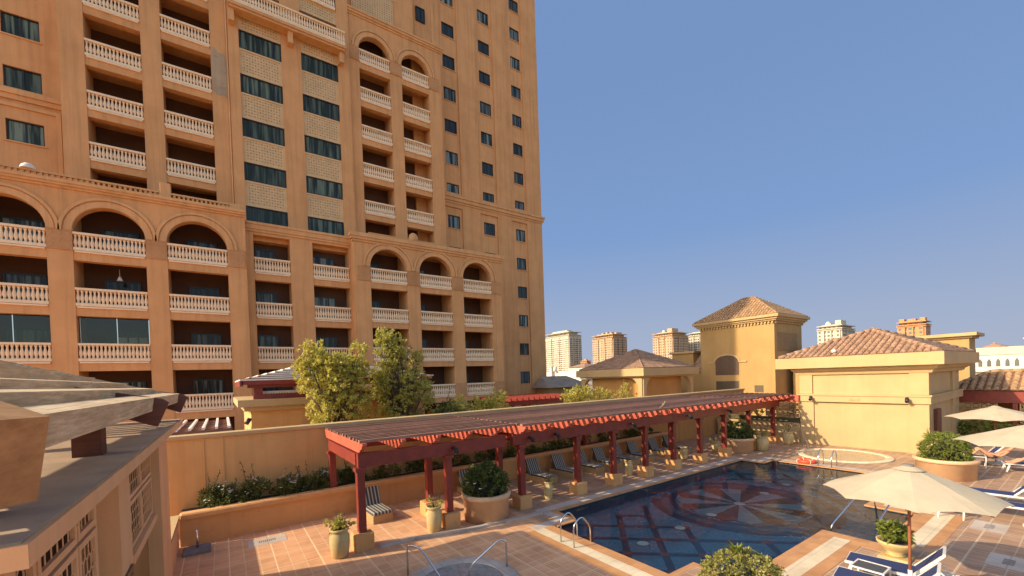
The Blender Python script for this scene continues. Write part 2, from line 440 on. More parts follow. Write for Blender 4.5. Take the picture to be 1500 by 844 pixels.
def arch_fill(mb, x0, x1, zs, ztop, y0, y1, rz=None, n=20):
    c, rx = (x0 + x1) / 2, (x1 - x0) / 2; rz = rz or rx
    P = [(c - rx * math.cos(PI * i / n), zs + rz * math.sin(PI * i / n)) for i in range(n + 1)]
    for (xa, za), (xb, zb) in zip(P, P[1:]):
        mb.face([(xa, y0, za), (xb, y0, zb), (xb, y0, ztop), (xa, y0, ztop)])
        mb.face([(xa, y0, za), (xa, y1, za), (xb, y1, zb), (xb, y0, zb)])
        mb.face([(xa, y1, za), (xa, y1, ztop), (xb, y1, ztop), (xb, y1, zb)])
def arch_band(mb, x0, x1, zs, wdt, y0, proud=.07, n=24, inset=0.):
    c, rx = (x0 + x1) / 2, (x1 - x0) / 2 + inset
    def ring(r, y): return [(c - r * math.cos(PI * i / n), y, zs + r * math.sin(PI * i / n)) for i in range(n + 1)]
    a, b, a2, b2 = ring(rx, y0 - proud), ring(rx + wdt, y0 - proud), ring(rx, y0 + .02), ring(rx + wdt, y0 + .02)
    for i in range(n):
        mb.face([a[i], a[i + 1], b[i + 1], b[i]]); mb.face([b[i], b[i + 1], b2[i + 1], b2[i]]); mb.face([a[i], a2[i], a2[i + 1], a[i + 1]])
    for q in (0, n): mb.face([a[q], b[q], b2[q], a2[q]])
def cornice(mb, x0, x1, y, prof, left=True, right=True):
    """stepped moulding on a facade facing -Y; prof = [(proud, z0, z1)]"""
    for p, z0, z1 in prof: mb.box(x0 - (p if left else 0), x1 + (p if right else 0), y - p, y + .25, z0, z1)
    trim.flush('cornice')

BAL_PROF = [(.075, 0), (.075, .05), (.05, .07), (.07, .14), (.1, .24), (.088, .33), (.05, .48), (.042, .56), (.06, .60), (.072, .63), (.072, .68)]
def balustrade(x0, x1, y, z, parent, h=1.05, step=.185, ends=True):
    base, top = MB(), MB()
    base.box(x0, x1, y - .14, y + .14, z - .03, z + .14); base.box(x0 + .06, x1 - .06, y - .17, y + .1, z - .15, z - .06)
    n = max(2, round((x1 - x0) / step)); hb = h - .14 - .13
    for i in range(n):
        x = x0 + (i + .5) * (x1 - x0) / n
        base.lathe([(r, q * hb / .68) for r, q in BAL_PROF], (x, y, z + .14), 8)
    top.box(x0, x1, y - .15, y + .15, z + h - .13, z + h)
    b = base.build('balustrade', 'cream', parent); top.build('handrail', 'cream', b)
    return b
def window(x0, x1, y, z0, z1, parent, glass='glass', mull=(.5,), name='window', fr=.07, dep=.16):
    """frame set into the wall plus its pane"""
    f = MB()
    f.box(x0, x0 + fr, y - .02, y + dep, z0, z1); f.box(x1 - fr, x1, y - .02, y + dep, z0, z1)
    f.box(x0 + fr, x1 - fr, y - .02, y + dep, z0, z0 + fr); f.box(x0 + fr, x1 - fr, y - .02, y + dep, z1 - fr, z1)
    for m in mull:
        xm = x0 + (x1 - x0) * m; f.box(xm - fr * .55, xm + fr * .55, y, y + dep - .01, z0 + fr, z1 - fr)
    o = f.build(name, 'frame', parent)
    g = MB(); g.box(x0 + fr * .5, x1 - fr * .5, y + .05, y + .075, z0 + fr * .5, z1 - fr * .5); g.build('pane', glass, o)
    return o
def door(x0, x1, y, z0, z1, parent, k=2):
    return window(x0, x1, y - .1, z0, z1, parent, 'glass', tuple((i + 1) / (k + 1) for i in range(k)), 'balcony_door', .09, .1)

def arcade(xL, xR, y, yb, bays, ns, z0, ztop, arch_spring=None, nocap=False, pierwall=True):
    edges = [xL] + [e for b in bays for e in b] + [xR]
    for i in range(0, len(edges), 2):
        a, b = edges[i], edges[i + 1]
        wall.box(a, b, y, yb, z0, ztop)
    for a, b in bays:
        for n in ns:
            z = F(n)
            wall.box(a, b, y + .05, y + .55, z - .62, z)          # edge beam
            wall.box(a, b, y + .55, yb, z - .22, z - .01)         # balcony slab
            balustrade(a + .01, b - .01, y + .12, z, TW)
        if arch_spring is not None:
            arch_fill(wall, a, b, arch_spring, ztop, y, y + .55)
            arch_band(trim, a, b, arch_spring, .16, y, .10, inset=.42)
            arch_band(trim, a, b, arch_spring, .34, y, .045, inset=.02); trim.flush('archivolt')
        wall.box(a, b, y + .6, yb, ztop - .25, ztop)
    if arch_spring is not None and not nocap:
        for i in range(0, len(edges), 2):
            a, b = edges[i], edges[i + 1]
            if i == 0: a = max(a, b - 1.05)
            if i == len(edges) - 2: b = min(b, a + 1.05)
            caps.append((a, b, y, F(ns[-1]) - .02, F(ns[-1]) + 1.06))

# --- lower left block
LB = [(-15.60, -12.33), (-11.27, -8.00), (-6.93, -3.65), (-2.60, .66)]
arcade(-16.9, 1.76, 35., 37.25, LB, range(0, 4), -1, 16.65, 14.12)
wall.box(-16.9, 1.76, 35., 35.4, 16.651, 17.0)
cornice(trim, -16.9, 1.76, 35., [(.10, 16.55, 16.68), (.22, 16.68, 16.82), (.30, 16.82, 17.0)], right=False)
# roof-edge balustrade of short posts with a rail
trim.box(-16.9, 1.3, 35.02, 35.30, 17.29, 17.40)
x = -16.8
while x < 1.2:
    trim.box(x, x + .12, 35.06, 35.26, 17.0, 17.3); x += .24
trim.flush('roof_railing')
for px in (-11.2, -2.55): trim.bbox(px - .28, px + .28, 34.98, 35.5, 17.0, 18.0, .04); trim.flush('parapet_post')
trim.bbox(.9, 1.76, 34.98, 35.6, 17.0, 17.42, .03); trim.flush('parapet_post')
# --- lower centre block, set back
CB = [(2.28, 4.67), (6.25, 9.02)]
arcade(1.76, 9.16, 35.9, 37.3, CB, range(0, 4), -1, 15.75)
wall.box(1.76, 9.16, 35.9, 37.3, 15.751, 16.6)
cornice(trim, 1.76, 9.15, 35.9, [(.10, 15.95, 16.12), (.18, 16.12, 16.45), (.26, 16.45, 16.62)], left=False, right=False)
# --- lower right block
RB = [(10.45, 13.62), (14.76, 17.92), (19.12, 22.28)]
arcade(9.15, 23.45, 35., 38.9, RB, range(0, 4), -1, 16.2, 14.22)
wall.box(9.15, 23.45, 35., 38.9, 16.201, 16.5)
cornice(trim, 9.15, 23.45, 35., [(.09, 16.12, 16.3), (.2, 16.3, 16.5), (.28, 16.5, 16.82)])
trim.box(9.15, 9.45, 35.25, 37.2, 16.5, 16.8); trim.flush('parapet'); trim.box(23.2, 23.45, 35.25, 38.9, 16.5, 16.8); trim.flush('parapet')
for a, b in ((9.15, 10.45), (13.62, 14.76), (17.92, 19.12), (22.28, 23.45)):
    caps.append((a + .06, b - .06, 35., F(0) - .02, F(0) + 1.06))
x = 10.6
while x < 17.6:
    if not 14.3 < x < 14.9: trim.box(x, x + .12, 35.3, 35.45, 16.82, 17.05)
    x += .26
trim.box(10.5, 17.7, 35.28, 35.47, 17.04, 17.13); trim.flush('roof_railing')
trim.lathe([(.42, 0), (.42, .5), (.36, .72), (.2, .9), (0, .97)], (14.5, 35.5, 16.82), 14); trim.flush('roof_dome')
# --- upper left balcony bays
arcade(-7.62, 1.30, 37.46, 39.6, [(-6.45, -3.68), (-2.61, .20)], range(4, 14), 16.3, 47)
# --- upper centre: window bays with pierced spandrel panels
for a, b in ((1.30, 1.98), (4.80, 6.22), (9.05, 10.0)): wall.box(a, b, 37.2, 39.5, 16.3, 47)
for (a, b) in ((1.98, 4.80), (6.22, 9.05)):
    for k in range(0, 9):
        zt = 18.30 + 3.3 * k
        if k == 5:                                              # behind the long balcony
            wall.box(a, b, 37.45, 37.8, F(9) - 1.0, F(9) - .4)
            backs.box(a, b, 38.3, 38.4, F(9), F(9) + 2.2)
            door(a + .4, b - .4, 38.3, F(9), F(9) + 2.1, TW)
            sp0, sp1 = F(9) + 2.05, F(9) + 3.3
        else:
            window(a + .02, b - .02, 37.34, zt - 1.38, zt, TW, 'glass_g', (.2, .8))
            sp0, sp1 = zt, zt + 1.92
        wall.box(a, b, 37.62, 37.9, zt - 1.5, zt + .1) if k != 5 else None
        sp = MB()
        sp.box(a, b, 37.33, 37.6, sp0, sp1 - .02)
        sp.box(a, b, 37.27, 37.33, sp0, sp0 + .12); sp.box(a, b, 37.27, 37.33, sp1 - .14, sp1 - .02)
        sp.box(a, a + .09, 37.27, 37.33, sp0 + .12, sp1 - .14); sp.box(b - .09, b, 37.27, 37.33, sp0 + .12, sp1 - .14)
        pc = MB(); nx = 13; nz = max(3, int((sp1 - sp0 - .4) / .21))
        for i in range(nx):
            for j in range(nz):
                cx = a + .2 + (i + .5) * (b - a - .4) / nx; cz = sp0 + .2 + (j + .5) * (sp1 - sp0 - .42) / nz
                if (i + j) % 2: pc.extr([(cx - .055, cz), (cx, cz - .07), (cx + .055, cz), (cx, cz + .07)], 1, 37.322, 37.335)
                else: pc.extr([(cx - .06, cz - .018), (cx + .06, cz - .018), (cx + .06, cz + .018), (cx - .06, cz + .018)], 1, 37.322, 37.335)
        sp.build('spandrel_panel', 'spandrel', TW, None, (pc, 'pierce'))
wall.box(1.3, 10.0, 37.9, 39.5, 46, 47)
# long balcony on brackets
bl = MB(); bl.box(1.36, 9.55, 36.3, 37.2, F(9) - .34, F(9) - .03); bl.box(1.42, 9.49, 36.42, 37.2, F(9) - .5, F(9) - .34)
for x in (1.55, 5.42, 9.25): bl.box(x - .18, x + .18, 36.62, 37.2, F(9) - 1.35, F(9) - .5)
bo = bl.build('balcony_slab', 'facade_trim', TW)
balustrade(1.4, 9.5, 36.45, F(9), TW)
balustrade(6.3, 9.0, 37.3, F(10), TW)
# --- upper right arched bays
VB = [(10.90, 13.65), (14.75, 17.47)]
arcade(10.0, 18.75, 37.46, 39.3, VB, range(4, 10), 16.3, 36.75, 33.95)
cornice(trim, 10.0, 18.75, 37.46, [(.08, 36.6, 36.76), (.18, 36.76, 36.95), (.26, 36.95, 37.1)], left=False)
wall.box(10.0, 18.75, 37.47, 39.3, 36.752, 37.0)
wall.box(10.0, 16.4, 38.3, 39.4, 37.0, 60)
sp = MB(); sp.box(10.6, 14.4, 38.2, 38.31, 37.75, 40.2); sp.box(10.5, 14.5, 38.16, 38.31, 40.2, 40.35)
pc = MB()
for i in range(17):
    for j in range(11):
        cx = 10.75 + i * .22; cz = 37.95 + j * .21
        pc.extr([(cx - .05, cz), (cx, cz - .06), (cx + .05, cz), (cx, cz + .06)], 1, 38.192, 38.203)
sp.build('spandrel_panel', 'spandrel', TW, None, (pc, 'pierce'))
backs.box(10.6, 14.4, 38.25, 38.31, 37.35, 37.74)

# --- plain tower section with three window columns in shallow panels
yt = 39.0
panels = [(19.45, 21.55), (23.75, 26.0), (27.85, 30.1)]
cols = [(19.87, 21.27), (24.22, 25.65), (28.52, 29.85)]
def panel_wall(xa, xb, za, zb):
    """wall front with the vertical panels sunk 14 cm"""
    e = [xa] + [q for p in panels for q in p] + [xb]
    for i in range(0, len(e), 2): wall.box(e[i], e[i + 1], yt, yt + .5, za, zb)
panel_wall(16.4, 32.3, -1, 22.55); panel_wall(16.4, 32.3, 24.05, 62)
wall.box(16.4, 32.3, yt, yt + .5, 22.551, 24.049)
wall.box(16.4, 32.3, yt + .5, 56, -1, 62)
for a, b in panels:
    c0, c1 = cols[panels.index((a, b))]
    for k in range(-6, 9):
        zt = 21.75 + 3.3 * k
        lo, hi = zt - 1.36, zt
        nlo = zt - 3.3
        # pier strips either side and the wall between windows, all set back in the panel
        if nlo - 1 > -6:
            for (q0, q1, r0_, r1_) in ((a, c0, lo, hi), (c1, b, lo, hi)): wall.box(q0, q1, yt + .14, yt + .5, r0_, r1_)
            z0 = nlo if k > -6 else -1
            segs = [(z0, lo)]
            if z0 < 22.55 < lo: segs = [(z0, 22.55), (24.05, lo)] if lo > 24.05 else [(z0, 22.55)]
            for s0, s1 in segs: wall.box(a, b, yt + .14, yt + .5, s0, s1)
        vis = (zt > 21 or c0 > 28 or zt > 17.5)
        if k <= 8 and vis and zt < 52:
            window(c0, c1, yt + .2, lo, hi, TW, 'glass')
            trim.box(c0 - .05, c1 + .05, yt + .06, yt + .2, lo - .07, lo); trim.flush('window_sill')
    wall.box(a, b, yt + .14, yt + .5, 21.75 + 26.4, 62)
cornice(trim, 16.4, 32.3, yt, [(.08, 22.95, 23.15), (.2, 23.15, 23.5), (.3, 23.5, 23.7)], left=False)
for p, z0, z1 in ((.08, 22.95, 23.15), (.2, 23.15, 23.5), (.3, 23.5, 23.7)): trim.box(32.3, 32.3 + p, yt + .25, 56, z0, z1)
trim.flush('cornice')
# narrow window column beside it, above the arched cornice
for k in range(5, 9):
    zt = 21.75 + 3.3 * k
    window(17.0, 17.95, yt - .13, zt - 1.36, zt, TW, 'glass', (.62,))
trim.box(18.62, 18.9, yt - .07, yt, 37.2, 62); trim.flush('pilaster')
# --- left wing
wall.box(-17.2, -10.4, 39., 39.5, 16.3, 45); wall.box(-8.75, -7.6, 39., 39.5, 16.3, 45)
for k in range(-1, 6):
    zt = 21.75 + 3.3 * k
    wall.box(-10.4, -8.75, 39., 39.5, zt, zt + 1.94) if k >= 0 else wall.box(-10.4, -8.75, 39., 39.5, 16.3, zt + 1.94)
    if k >= 0:
        window(-10.4, -8.75, 39.12, zt - 1.36, zt, TW, 'glass_g', (.5,))
        trim.box(-10.5, -8.65, 38.93, 39.1, zt - 1.44, zt - 1.36); trim.flush('window_sill')
trim.box(-17.2, -7.62, 38.75, 39., 23.25, 23.55); trim.box(-17.2, -7.62, 38.86, 39., 22.95, 23.25); trim.flush('cornice')
trim.box(-17.2, -7.95, 38.9, 39., 22.5, 22.72); trim.box(-8.17, -7.95, 38.9, 39., 16.4, 22.5); trim.flush('panel_moulding')
trim.box(-8.1, -7.62, 38.88, 39., 23.55, 45); trim.flush('pilaster')
# --- bodies behind, back walls of the balconies
wall.box(-17.2, -7.62, 39.5, 56, 16.3, 45); wall.box(-7.62, 16.4, 39.8, 56, 16.3, 47); wall.box(-16.9, 16.4, 39.9, 56, -1, 16.3)
wall.box(10.0, 16.4, 39.41, 56, 47, 60)
wall.box(-17.2, 1.76, 35.4, 39.9, 16.32, 16.5)
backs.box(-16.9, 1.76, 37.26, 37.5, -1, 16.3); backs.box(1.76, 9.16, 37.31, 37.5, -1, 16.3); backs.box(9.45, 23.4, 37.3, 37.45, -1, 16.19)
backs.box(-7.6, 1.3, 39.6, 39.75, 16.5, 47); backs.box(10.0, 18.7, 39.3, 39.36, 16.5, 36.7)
for x0, x1 in LB:
    for n in range(0, 4): door(x0 + .95, x1 - .55, 37.26, F(n), F(n) + 2.05, TW)
for x0, x1 in CB:
    for n in range(0, 4): door(x0 + .15, x1 - .9, 37.31, F(n), F(n) + 2.05, TW)
for x0, x1 in RB:
    for n in range(0, 4): door(x0 + .1, x0 + 1.5, 37.3, F(n), F(n) + 2.05, TW, 1)
# glazed balconies on the second storey, left, and one above the parapet
for x0, x1, n in ((-15.6, -12.33, 1), (-11.27, -8.0, 1), (-6.93, -3.65, 1)):
    g = MB(); g.box(x0, x1, 35.5, 35.53, F(n) + 1.05, F(n) + 2.68); go = g.build('balcony_glazing', 'glassy', TW)
    c = MB()
    for q in (.02, .52, .98): c.box(x0 + (x1 - x0) * q - .02, x0 + (x1 - x0) * q + .02, 35.46, 35.5, F(n) + 1.05, F(n) + 2.68)
    c.build('glazing_clip', 'steel', go)
cb = MB()
for i in range(4): cb.box(-5.4 + i * .5, -4.98 + i * .5, 36.9, 37.2, F(1) + .8, F(1) + 1.62)
cb.box(-5.6, -3.7, 36.95, 37.2, F(1) + .72, F(1) + .79)
cb.build('shelf_unit', 'whiteslat', TW)
lm = MB(); lm.tube([(-5.1, 36.2, F(2) + 2.6), (-5.1, 36.2, F(2) + 2.2)], .015, 6); lm.lathe([(.04, .32), (.09, .2), (.16, .0), (.14, 0)], (-5.1, 36.2, F(2) + 1.85), 12)
lm.build('pendant_lamp', 'whiteslat', TW)
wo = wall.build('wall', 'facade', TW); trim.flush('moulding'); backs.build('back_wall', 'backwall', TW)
for a, b, y, z0, z1 in caps:
    c = MB(); c.box(a + .01, b - .01, y - .05, y + .01, z0, z1)
    c.box(a - .01, b + .01, y - .075, y + .01, z1, z1 + .05); c.box(a - .01, b + .01, y - .075, y + .01, z0 - .05, z0)
    for k in range(3):
        for j in range(3):
            cx = a + (k + .5) * (b - a) / 3; cz = z0 + (j + .5) * (z1 - z0) / 3
            r_ = min(b - a, z1 - z0) / 7
            c.extr([(cx + r_ * (1 if q % 2 else .55) * math.cos(PI * q / 6), cz + r_ * (1 if q % 2 else .55) * math.sin(PI * q / 6)) for q in range(12)], 1, y - .068, y - .045)
    c.build('carved_capital', 'capital', TW)
# bare grey repair patch on the pier and the rain pipe beside it
rp = MB(); rp.extr([(.23, 26.4), (.55, 26.1), (.9, 26.25), (1.16, 26.05), (1.16, 28.9), (1.0, 29.3), (.7, 29.25), (.45, 29.55), (.23, 29.5)], 1, 37.452, 37.458); rp.build('bare_concrete_patch', 'patch', TW)
dp = MB(); dp.tube([(1.22, 37.36, 47), (1.22, 37.36, 18.3), (1.22, 37.2, 18.1), (1.5, 37.1, 18.0)], .05, 8); dp.build('rain_pipe', 'facade_trim', TW)
dish = MB(); dish.lathe([(.0, .34), (.16, .3), (.28, .2), (.34, .06), (.34, 0)], (-8.6, 35.2, 17.4), 16)
tag(dish.build('dome_lamp', 'whiteslat'), 'small white dome lamp on the parapet of the ochre tower, near the left edge', 'lamp')

# ================================================================== ground, deck, pool
M['deck'] = tiles('deck_paving', (.45, .275, .165), (.36, .21, .125), (.55, .41, .27), .33, .33, .014, 0., big=1.0, rough=.6)
M['deck2'] = tiles('terrace_paving', (.73, .40, .21), (.63, .325, .165), (.76, .53, .31), .33, .33, .012, 0., big=1.0, rough=.6)
M['cope_o'] = tiles('orange_coping_tile', (.62, .31, .12), (.52, .25, .095), (.50, .30, .15), .30, .30, .01, rough=.5)
M['cope_w'] = tiles('cream_coping_tile', (.80, .68, .46), (.72, .61, .41), (.62, .5, .33), .6, .35, .008, rough=.5)
M['cope_g'] = tiles('pale_grey_coping', (.58, .50, .42), (.50, .43, .36), (.40, .33, .27), .5, .5, .01, rough=.55)
M['ground'] = plain('sandy_ground', (.40, .30, .19), 1, 0, .3, .02)
M['pool_tile'] = tiles('blue_mosaic', (.135, .255, .31), (.095, .19, .24), (.14, .24, .28), .06, .06, .006, rough=.3)
M['mos_dark'] = plain('dark_mosaic', (.065, .07, .09), .3, 0, .3, 30)
M['mos_mid'] = plain('slate_blue_mosaic', (.09, .135, .165), .3, 0, .3, 30)
M['mos_light'] = plain('pale_aqua_mosaic', (.22, .31, .31), .3, 0, .25, 30)
M['mos_brown'] = plain('umber_mosaic', (.115, .09, .075), .3, 0, .3, 30)
M['mos_red'] = plain('rust_red_mosaic', (.27, .085, .05), .3, 0, .25, 30)
M['mos_white'] = plain('cream_mosaic', (.56, .60, .48), .3, 0, .1, 30)
def water_mat(name, tint, bump):
    m, nt, b = new_mat(name); nt.nodes.remove(b)
    t = nt.nodes.new('ShaderNodeBsdfTransparent'); t.inputs[0].default_value = (*tint, 1)
    g = nt.nodes.new('ShaderNodeBsdfGlossy'); g.inputs['Roughness'].default_value = .015
    fr = nt.nodes.new('ShaderNodeFresnel'); fr.inputs[0].default_value = 1.2
    v = coord(nt)
    n1 = noise(nt, v, 2.1, 3, .5); n2 = noise(nt, coord(nt, (1., 2.2, 1.)), 6.5, 2, .5)
    ad = nt.nodes.new('ShaderNodeMath'); ad.operation = 'MULTIPLY_ADD'; ad.inputs[1].default_value = .25
    nt.links.new(n2, ad.inputs[0]); nt.links.new(n1, ad.inputs[2])
    bp = nt.nodes.new('ShaderNodeBump'); bp.inputs['Strength'].default_value = bump; bp.inputs['Distance'].default_value = .05
    nt.links.new(ad.outputs[0], bp.inputs['Height']); nt.links.new(bp.outputs[0], g.inputs['Normal']); nt.links.new(bp.outputs[0], fr.inputs['Normal'])
    mx = nt.nodes.new('ShaderNodeMixShader'); nt.links.new(fr.outputs[0], mx.inputs[0])
    nt.links.new(t.outputs[0], mx.inputs[1]); nt.links.new(g.outputs[0], mx.inputs[2])
    nt.links.new(mx.outputs[0], nt.nodes['Material Output'].inputs[0]); return m
M['water'] = water_mat('pool_water', (.86, .92, .94), .2)
M['water_j'] = water_mat('spa_water', (.85, .88, .86), .2)

g = MB(); g.face([(-1200, -600, -1.7), (3000, -600, -1.7), (3000, 3000, -1.7), (-1200, 3000, -1.7)])
struct(g.build('ground', 'ground'))
d = MB()
def slab(x0, x1, y0, y1): d.face([(x0, y0, 0), (x1, y0, 0), (x1, y1, 0), (x0, y1, 0)])
PX0, PX1, PY0, PY1 = 8.17, 22.66, 4.63, 10.85
slab(PX0, PX1, PY1, 70); slab(PX1, 75, -25, 70); slab(PX0, PX1, -25, 3.40)
slab(PX0, 13.76, 3.40, PY0); slab(17.30, PX1, 3.40, PY0)
for a, b in ((PX0, 9.10), (21.70, PX1)):
    slab(a, b, 9.78, PY1); slab(a, b, PY0, 5.70)
struct(d.build('deck', 'deck'))
d = MB(); slab(-40, PX0, -25, 70); struct(d.build('terrace', 'deck2'))
ZF = -.45
pf = MB(); pf.face([(8.0, 3.2, ZF), (22.8, 3.2, ZF), (22.8, 11.0, ZF), (8.0, 11.0, ZF)])
def pw(x0, y0, x1, y1): pf.face([(x0, y0, ZF), (x1, y1, ZF), (x1, y1, -.001), (x0, y0, -.001)])
loop = [(9.10, PY1), (21.70, PY1), (21.70, 9.78), (PX1, 9.78), (PX1, 5.70), (21.70, 5.70), (21.70, PY0), (17.30, PY0), (17.30, 3.40), (13.76, 3.40), (13.76, PY0), (9.10, PY0), (9.10, 5.70), (PX0, 5.70), (PX0, 9.78), (9.10, 9.78)]
for p, q in zip(loop, loop[1:] + loop[:1]): pw(*p, *q)
RECALC[0] = False
basin = struct(pf.build('pool', 'pool_tile'))
RECALC[0] = True
# mosaic laid on the floor, each layer 4 mm up
CX, CY, CR = 15.81, 8.0, 2.2
inpool = lambda x, y: PX0 + .1 < x < PX1 - .1 and PY0 + .1 < y < PY1 - .1
def flat(mb, pts, z): mb.face([(x, y, ZF + z) for x, y in pts])
gb = MB(); rd = MB()
bx, by = 10.69, 9.30
e1, e2 = (-.755, -.755), (.735, -.70)
def nd(i, j): return (bx + e1[0] * i + e2[0] * j, by + e1[1] * i + e2[1] * j)
def band(p, q, wd):
    dx, dy = q[0] - p[0], q[1] - p[1]; L = math.hypot(dx, dy); nx, ny = -dy / L * wd, dx / L * wd
    if all(inpool(*t) for t in (p, q)) and min(math.hypot(t[0] - CX, t[1] - CY) for t in (p, q)) > CR + 1.0:
        flat(gb, [(p[0] + nx, p[1] + ny), (q[0] + nx, q[1] + ny), (q[0] - nx, q[1] - ny), (p[0] - nx, p[1] - ny)], .004 if abs(nx - ny) < .02 else .006)
for i in range(-14, 15):
    for j in range(-14, 26):
        p = nd(i, j)
        band(p, nd(i + 1, j), .10); band(p, nd(i, j + 1), .10)
        if inpool(p[0] - .1, p[1]) and inpool(p[0] + .1, p[1]) and math.hypot(p[0] - CX, p[1] - CY) > CR + 1.0:
            flat(rd, [(p[0] - .17, p[1]), (p[0], p[1] - .17), (p[0] + .17, p[1]), (p[0], p[1] + .17)], .010)
def disc(r, n=64, w=None): return [(CX + r * math.cos(2 * PI * k / n), CY + r * math.sin(2 * PI * k / n)) for k in range(n)]
def ringm(mb, ra, rb, z, n=64):
    a, b = disc(ra, n), disc(rb, n)
    for k in range(n):
        q = [a[k], a[(k + 1) % n], b[(k + 1) % n], b[k]]
        if all(inpool(*t) for t in q): flat(mb, q, z)
dk = MB(); md = MB(); ringm(dk, CR + .05, CR + .32, .014); ringm(md, CR + .32, CR + .62, .014); ringm(dk, CR + .62, CR + .95, .014)
li, br, re_ = MB(), MB(), MB()
for k in range(16):
    a0, a1 = 2 * PI * (k + .1) / 16, 2 * PI * (k + 1.1) / 16; am = (a0 + a1) / 2
    pt = lambda r, a: (CX + r * math.cos(a), CY + r * math.sin(a))
    rin = 1.95 if k % 2 else 1.72
    flat(li if k % 2 else br, [(CX, CY), pt(rin, a0), pt(rin + .1, am), pt(rin, a1)], .016)
    flat(re_ if k % 2 == 0 else li, [pt(rin, a0), pt(CR - .15, a0), pt(CR, am), pt(CR - .15, a1), pt(rin, a1), pt(rin + .1, am)], .016)
wh = MB()
for x, y, r in ((10.04, 7.93, .17), (11.96, 7.97, .17), (13.88, 8.0, .17), (CX, CY, .2), (17.9, 8.05, .17), (19.9, 8.05, .17)):
    flat(wh, [(x + r * math.cos(PI * q / 6), y + r * math.sin(PI * q / 6)) for q in range(12)], .022)
for mb, nm, mt in ((gb, 'mosaic_lattice', 'mos_dark'), (rd, 'mosaic_diamonds', 'mos_red'), (dk, 'mosaic_ring', 'mos_dark'), (md, 'mosaic_ring', 'mos_mid'), (li, 'compass_star', 'mos_light'), (br, 'compass_star', 'mos_brown'), (re_, 'compass_star', 'mos_red'), (wh, 'pale_medallion', 'mos_white')):
    mb.build(nm, mt, basin)
wt = MB(); wt.face([(8.05, 3.3, -.06), (22.75, 3.3, -.06), (22.75, 10.95, -.06), (8.05, 10.95, -.06)])
struct(wt.build('water', 'water'))
# coping
def strip(name, mat, rects, z0=-.03, z1=.006):
    m = MB()
    for x0, x1, y0, y1 in rects: m.box(x0, x1, y0, y1, z0, z1)
    struct(m.build(name, mat))
strip('inner_coping', 'cope_o', [(9.02, 21.78, 10.80, 10.97), (9.02, 9.20, 9.86, 10.80), (8.30, 9.02, 9.70, 9.86), (7.86, 8.20, 5.62, 9.86), (8.20, 9.18, 5.62, 5.78), (9.02, 9.18, 4.58, 5.62),
    (9.02, 13.80, 4.30, 4.68), (13.46, 13.80, 3.44, 4.30), (13.46, 17.62, 3.06, 3.44), (17.26, 17.62, 3.44, 4.30), (17.26, 21.78, 4.30, 4.68), (21.62, 21.78, 4.68, 5.78), (21.78, 22.72, 5.62, 5.78), (22.60, 22.80, 5.78, 9.86), (21.62, 22.72, 9.70, 9.859), (21.62, 21.78, 9.86, 10.80)])
strip('pale_coping', 'cope_g', [(8.66, 22.1, 10.97, 11.40), (8.66, 9.02, 9.86, 10.97), (7.6, 8.66, 9.87, 10.25), (21.78, 23.2, 9.87, 10.3), (21.78, 22.1, 10.3, 10.97), (22.81, 23.2, 4.7, 9.86)])
strip('cream_coping', 'cope_w', [(7.50, 7.86, 4.30, 9.86), (9.02, 13.45, 3.94, 4.30), (14.3, 17.62, 2.70, 3.06), (17.63, 17.98, 2.70, 4.29), (17.98, 22.8, 3.94, 4.29)])
strip('outer_coping', 'cope_o', [(7.22, 7.50, 4.30, 9.86), (9.02, 13.45, 3.66, 3.94), (14.0, 17.98, 2.46, 2.70), (13.2, 13.45, 2.46, 3.66)])

# far round spa and near round spa
def spa(name, c, ro, ri, matr, h, label, wz):
    o = thing(name, label, 'spa pool', (c[0], c[1], 0))
    m = MB(); m.lathe([(ri, 0.0), (ri, h), (ri + .03, h + .01), (ro - .03, h + .01), (ro, h - .01), (ro, 0)], (*c, .001), 48); m.build('rim', matr, o)
    m = MB(); m.disc(ri + .02, h - .018, c=(*c, 0), n=48); m.build('water', 'spa_near' if wz else 'spa_far', o)
    return o
spa('round_spa', (26.1, 7.9), 1.98, 1.66, 'cope_w', .05, 'sunken round spa with a cream ring at the far end of the pool', 0)
spa('round_spa', (4.25, 8.35), 1.32, .98, 'cope_g', .06, 'round spa with a pale mosaic rim at the bottom edge, in shade', 1)

# ================================================================== garden wall, planter wall, low wall
gw = MB(); gw.box(-1.9, 33.5, 16.42, 16.8, 0, 3.02); gwo = thing('garden_wall', 'long plastered garden wall with a pale cap running behind the red pergola', 'wall', (12, 16.6, 0))
for x in (-.55, -.05): gw.box(x - .02, x + .02, 16.39, 16.42, .9, 3.02)
gw.build('wall', 'wallyellow', gwo); c = MB(); c.box(-1.9, 33.5, 16.33, 16.9, 3.02, 3.13); c.build('cap', 'yellow_trim', gwo)
pl = thing('planter_wall', 'low plastered planter bed with a rounded rim along the foot of the garden wall', 'planter', (12, 15.9, 0))
m = MB(); m.box(-1.15, 22.6, 15.42, 15.62, 0, .80); m.build('wall', 'planter', pl)
m = MB(); m.bbox(-1.15, 22.6, 15.33, 15.70, .80, .96, .04); m.build('rim', 'planter', pl)
m = MB(); m.box(-1.15, 22.6, 15.70, 16.42, .5, .86); m.build('soil', 'soil', pl)
lw = thing('low_wall', 'low side wall with a sunlit top joining the lattice pavilion to the planter', 'wall', (-1.3, 14, 0))
m = MB(); m.box(-1.72, -1.17, 12.35, 15.40, 0, .86); m.build('wall', 'pinkish', lw)
m = MB(); m.box(-1.76, -1.13, 12.35, 15.32, .86, .97); m.build('cap', 'yellow_trim', lw)
ks = MB()
pts = [(3.45, 11.62), (4.3, 11.62), (5.1, 11.40), (5.9, 11.2), (7.0, 11.1), (8.1, 10.97), (8.66, 10.94)]
for p, q in zip(pts, pts[1:]): ks.beam((*p, .03), (*q, .03), .16, .07)
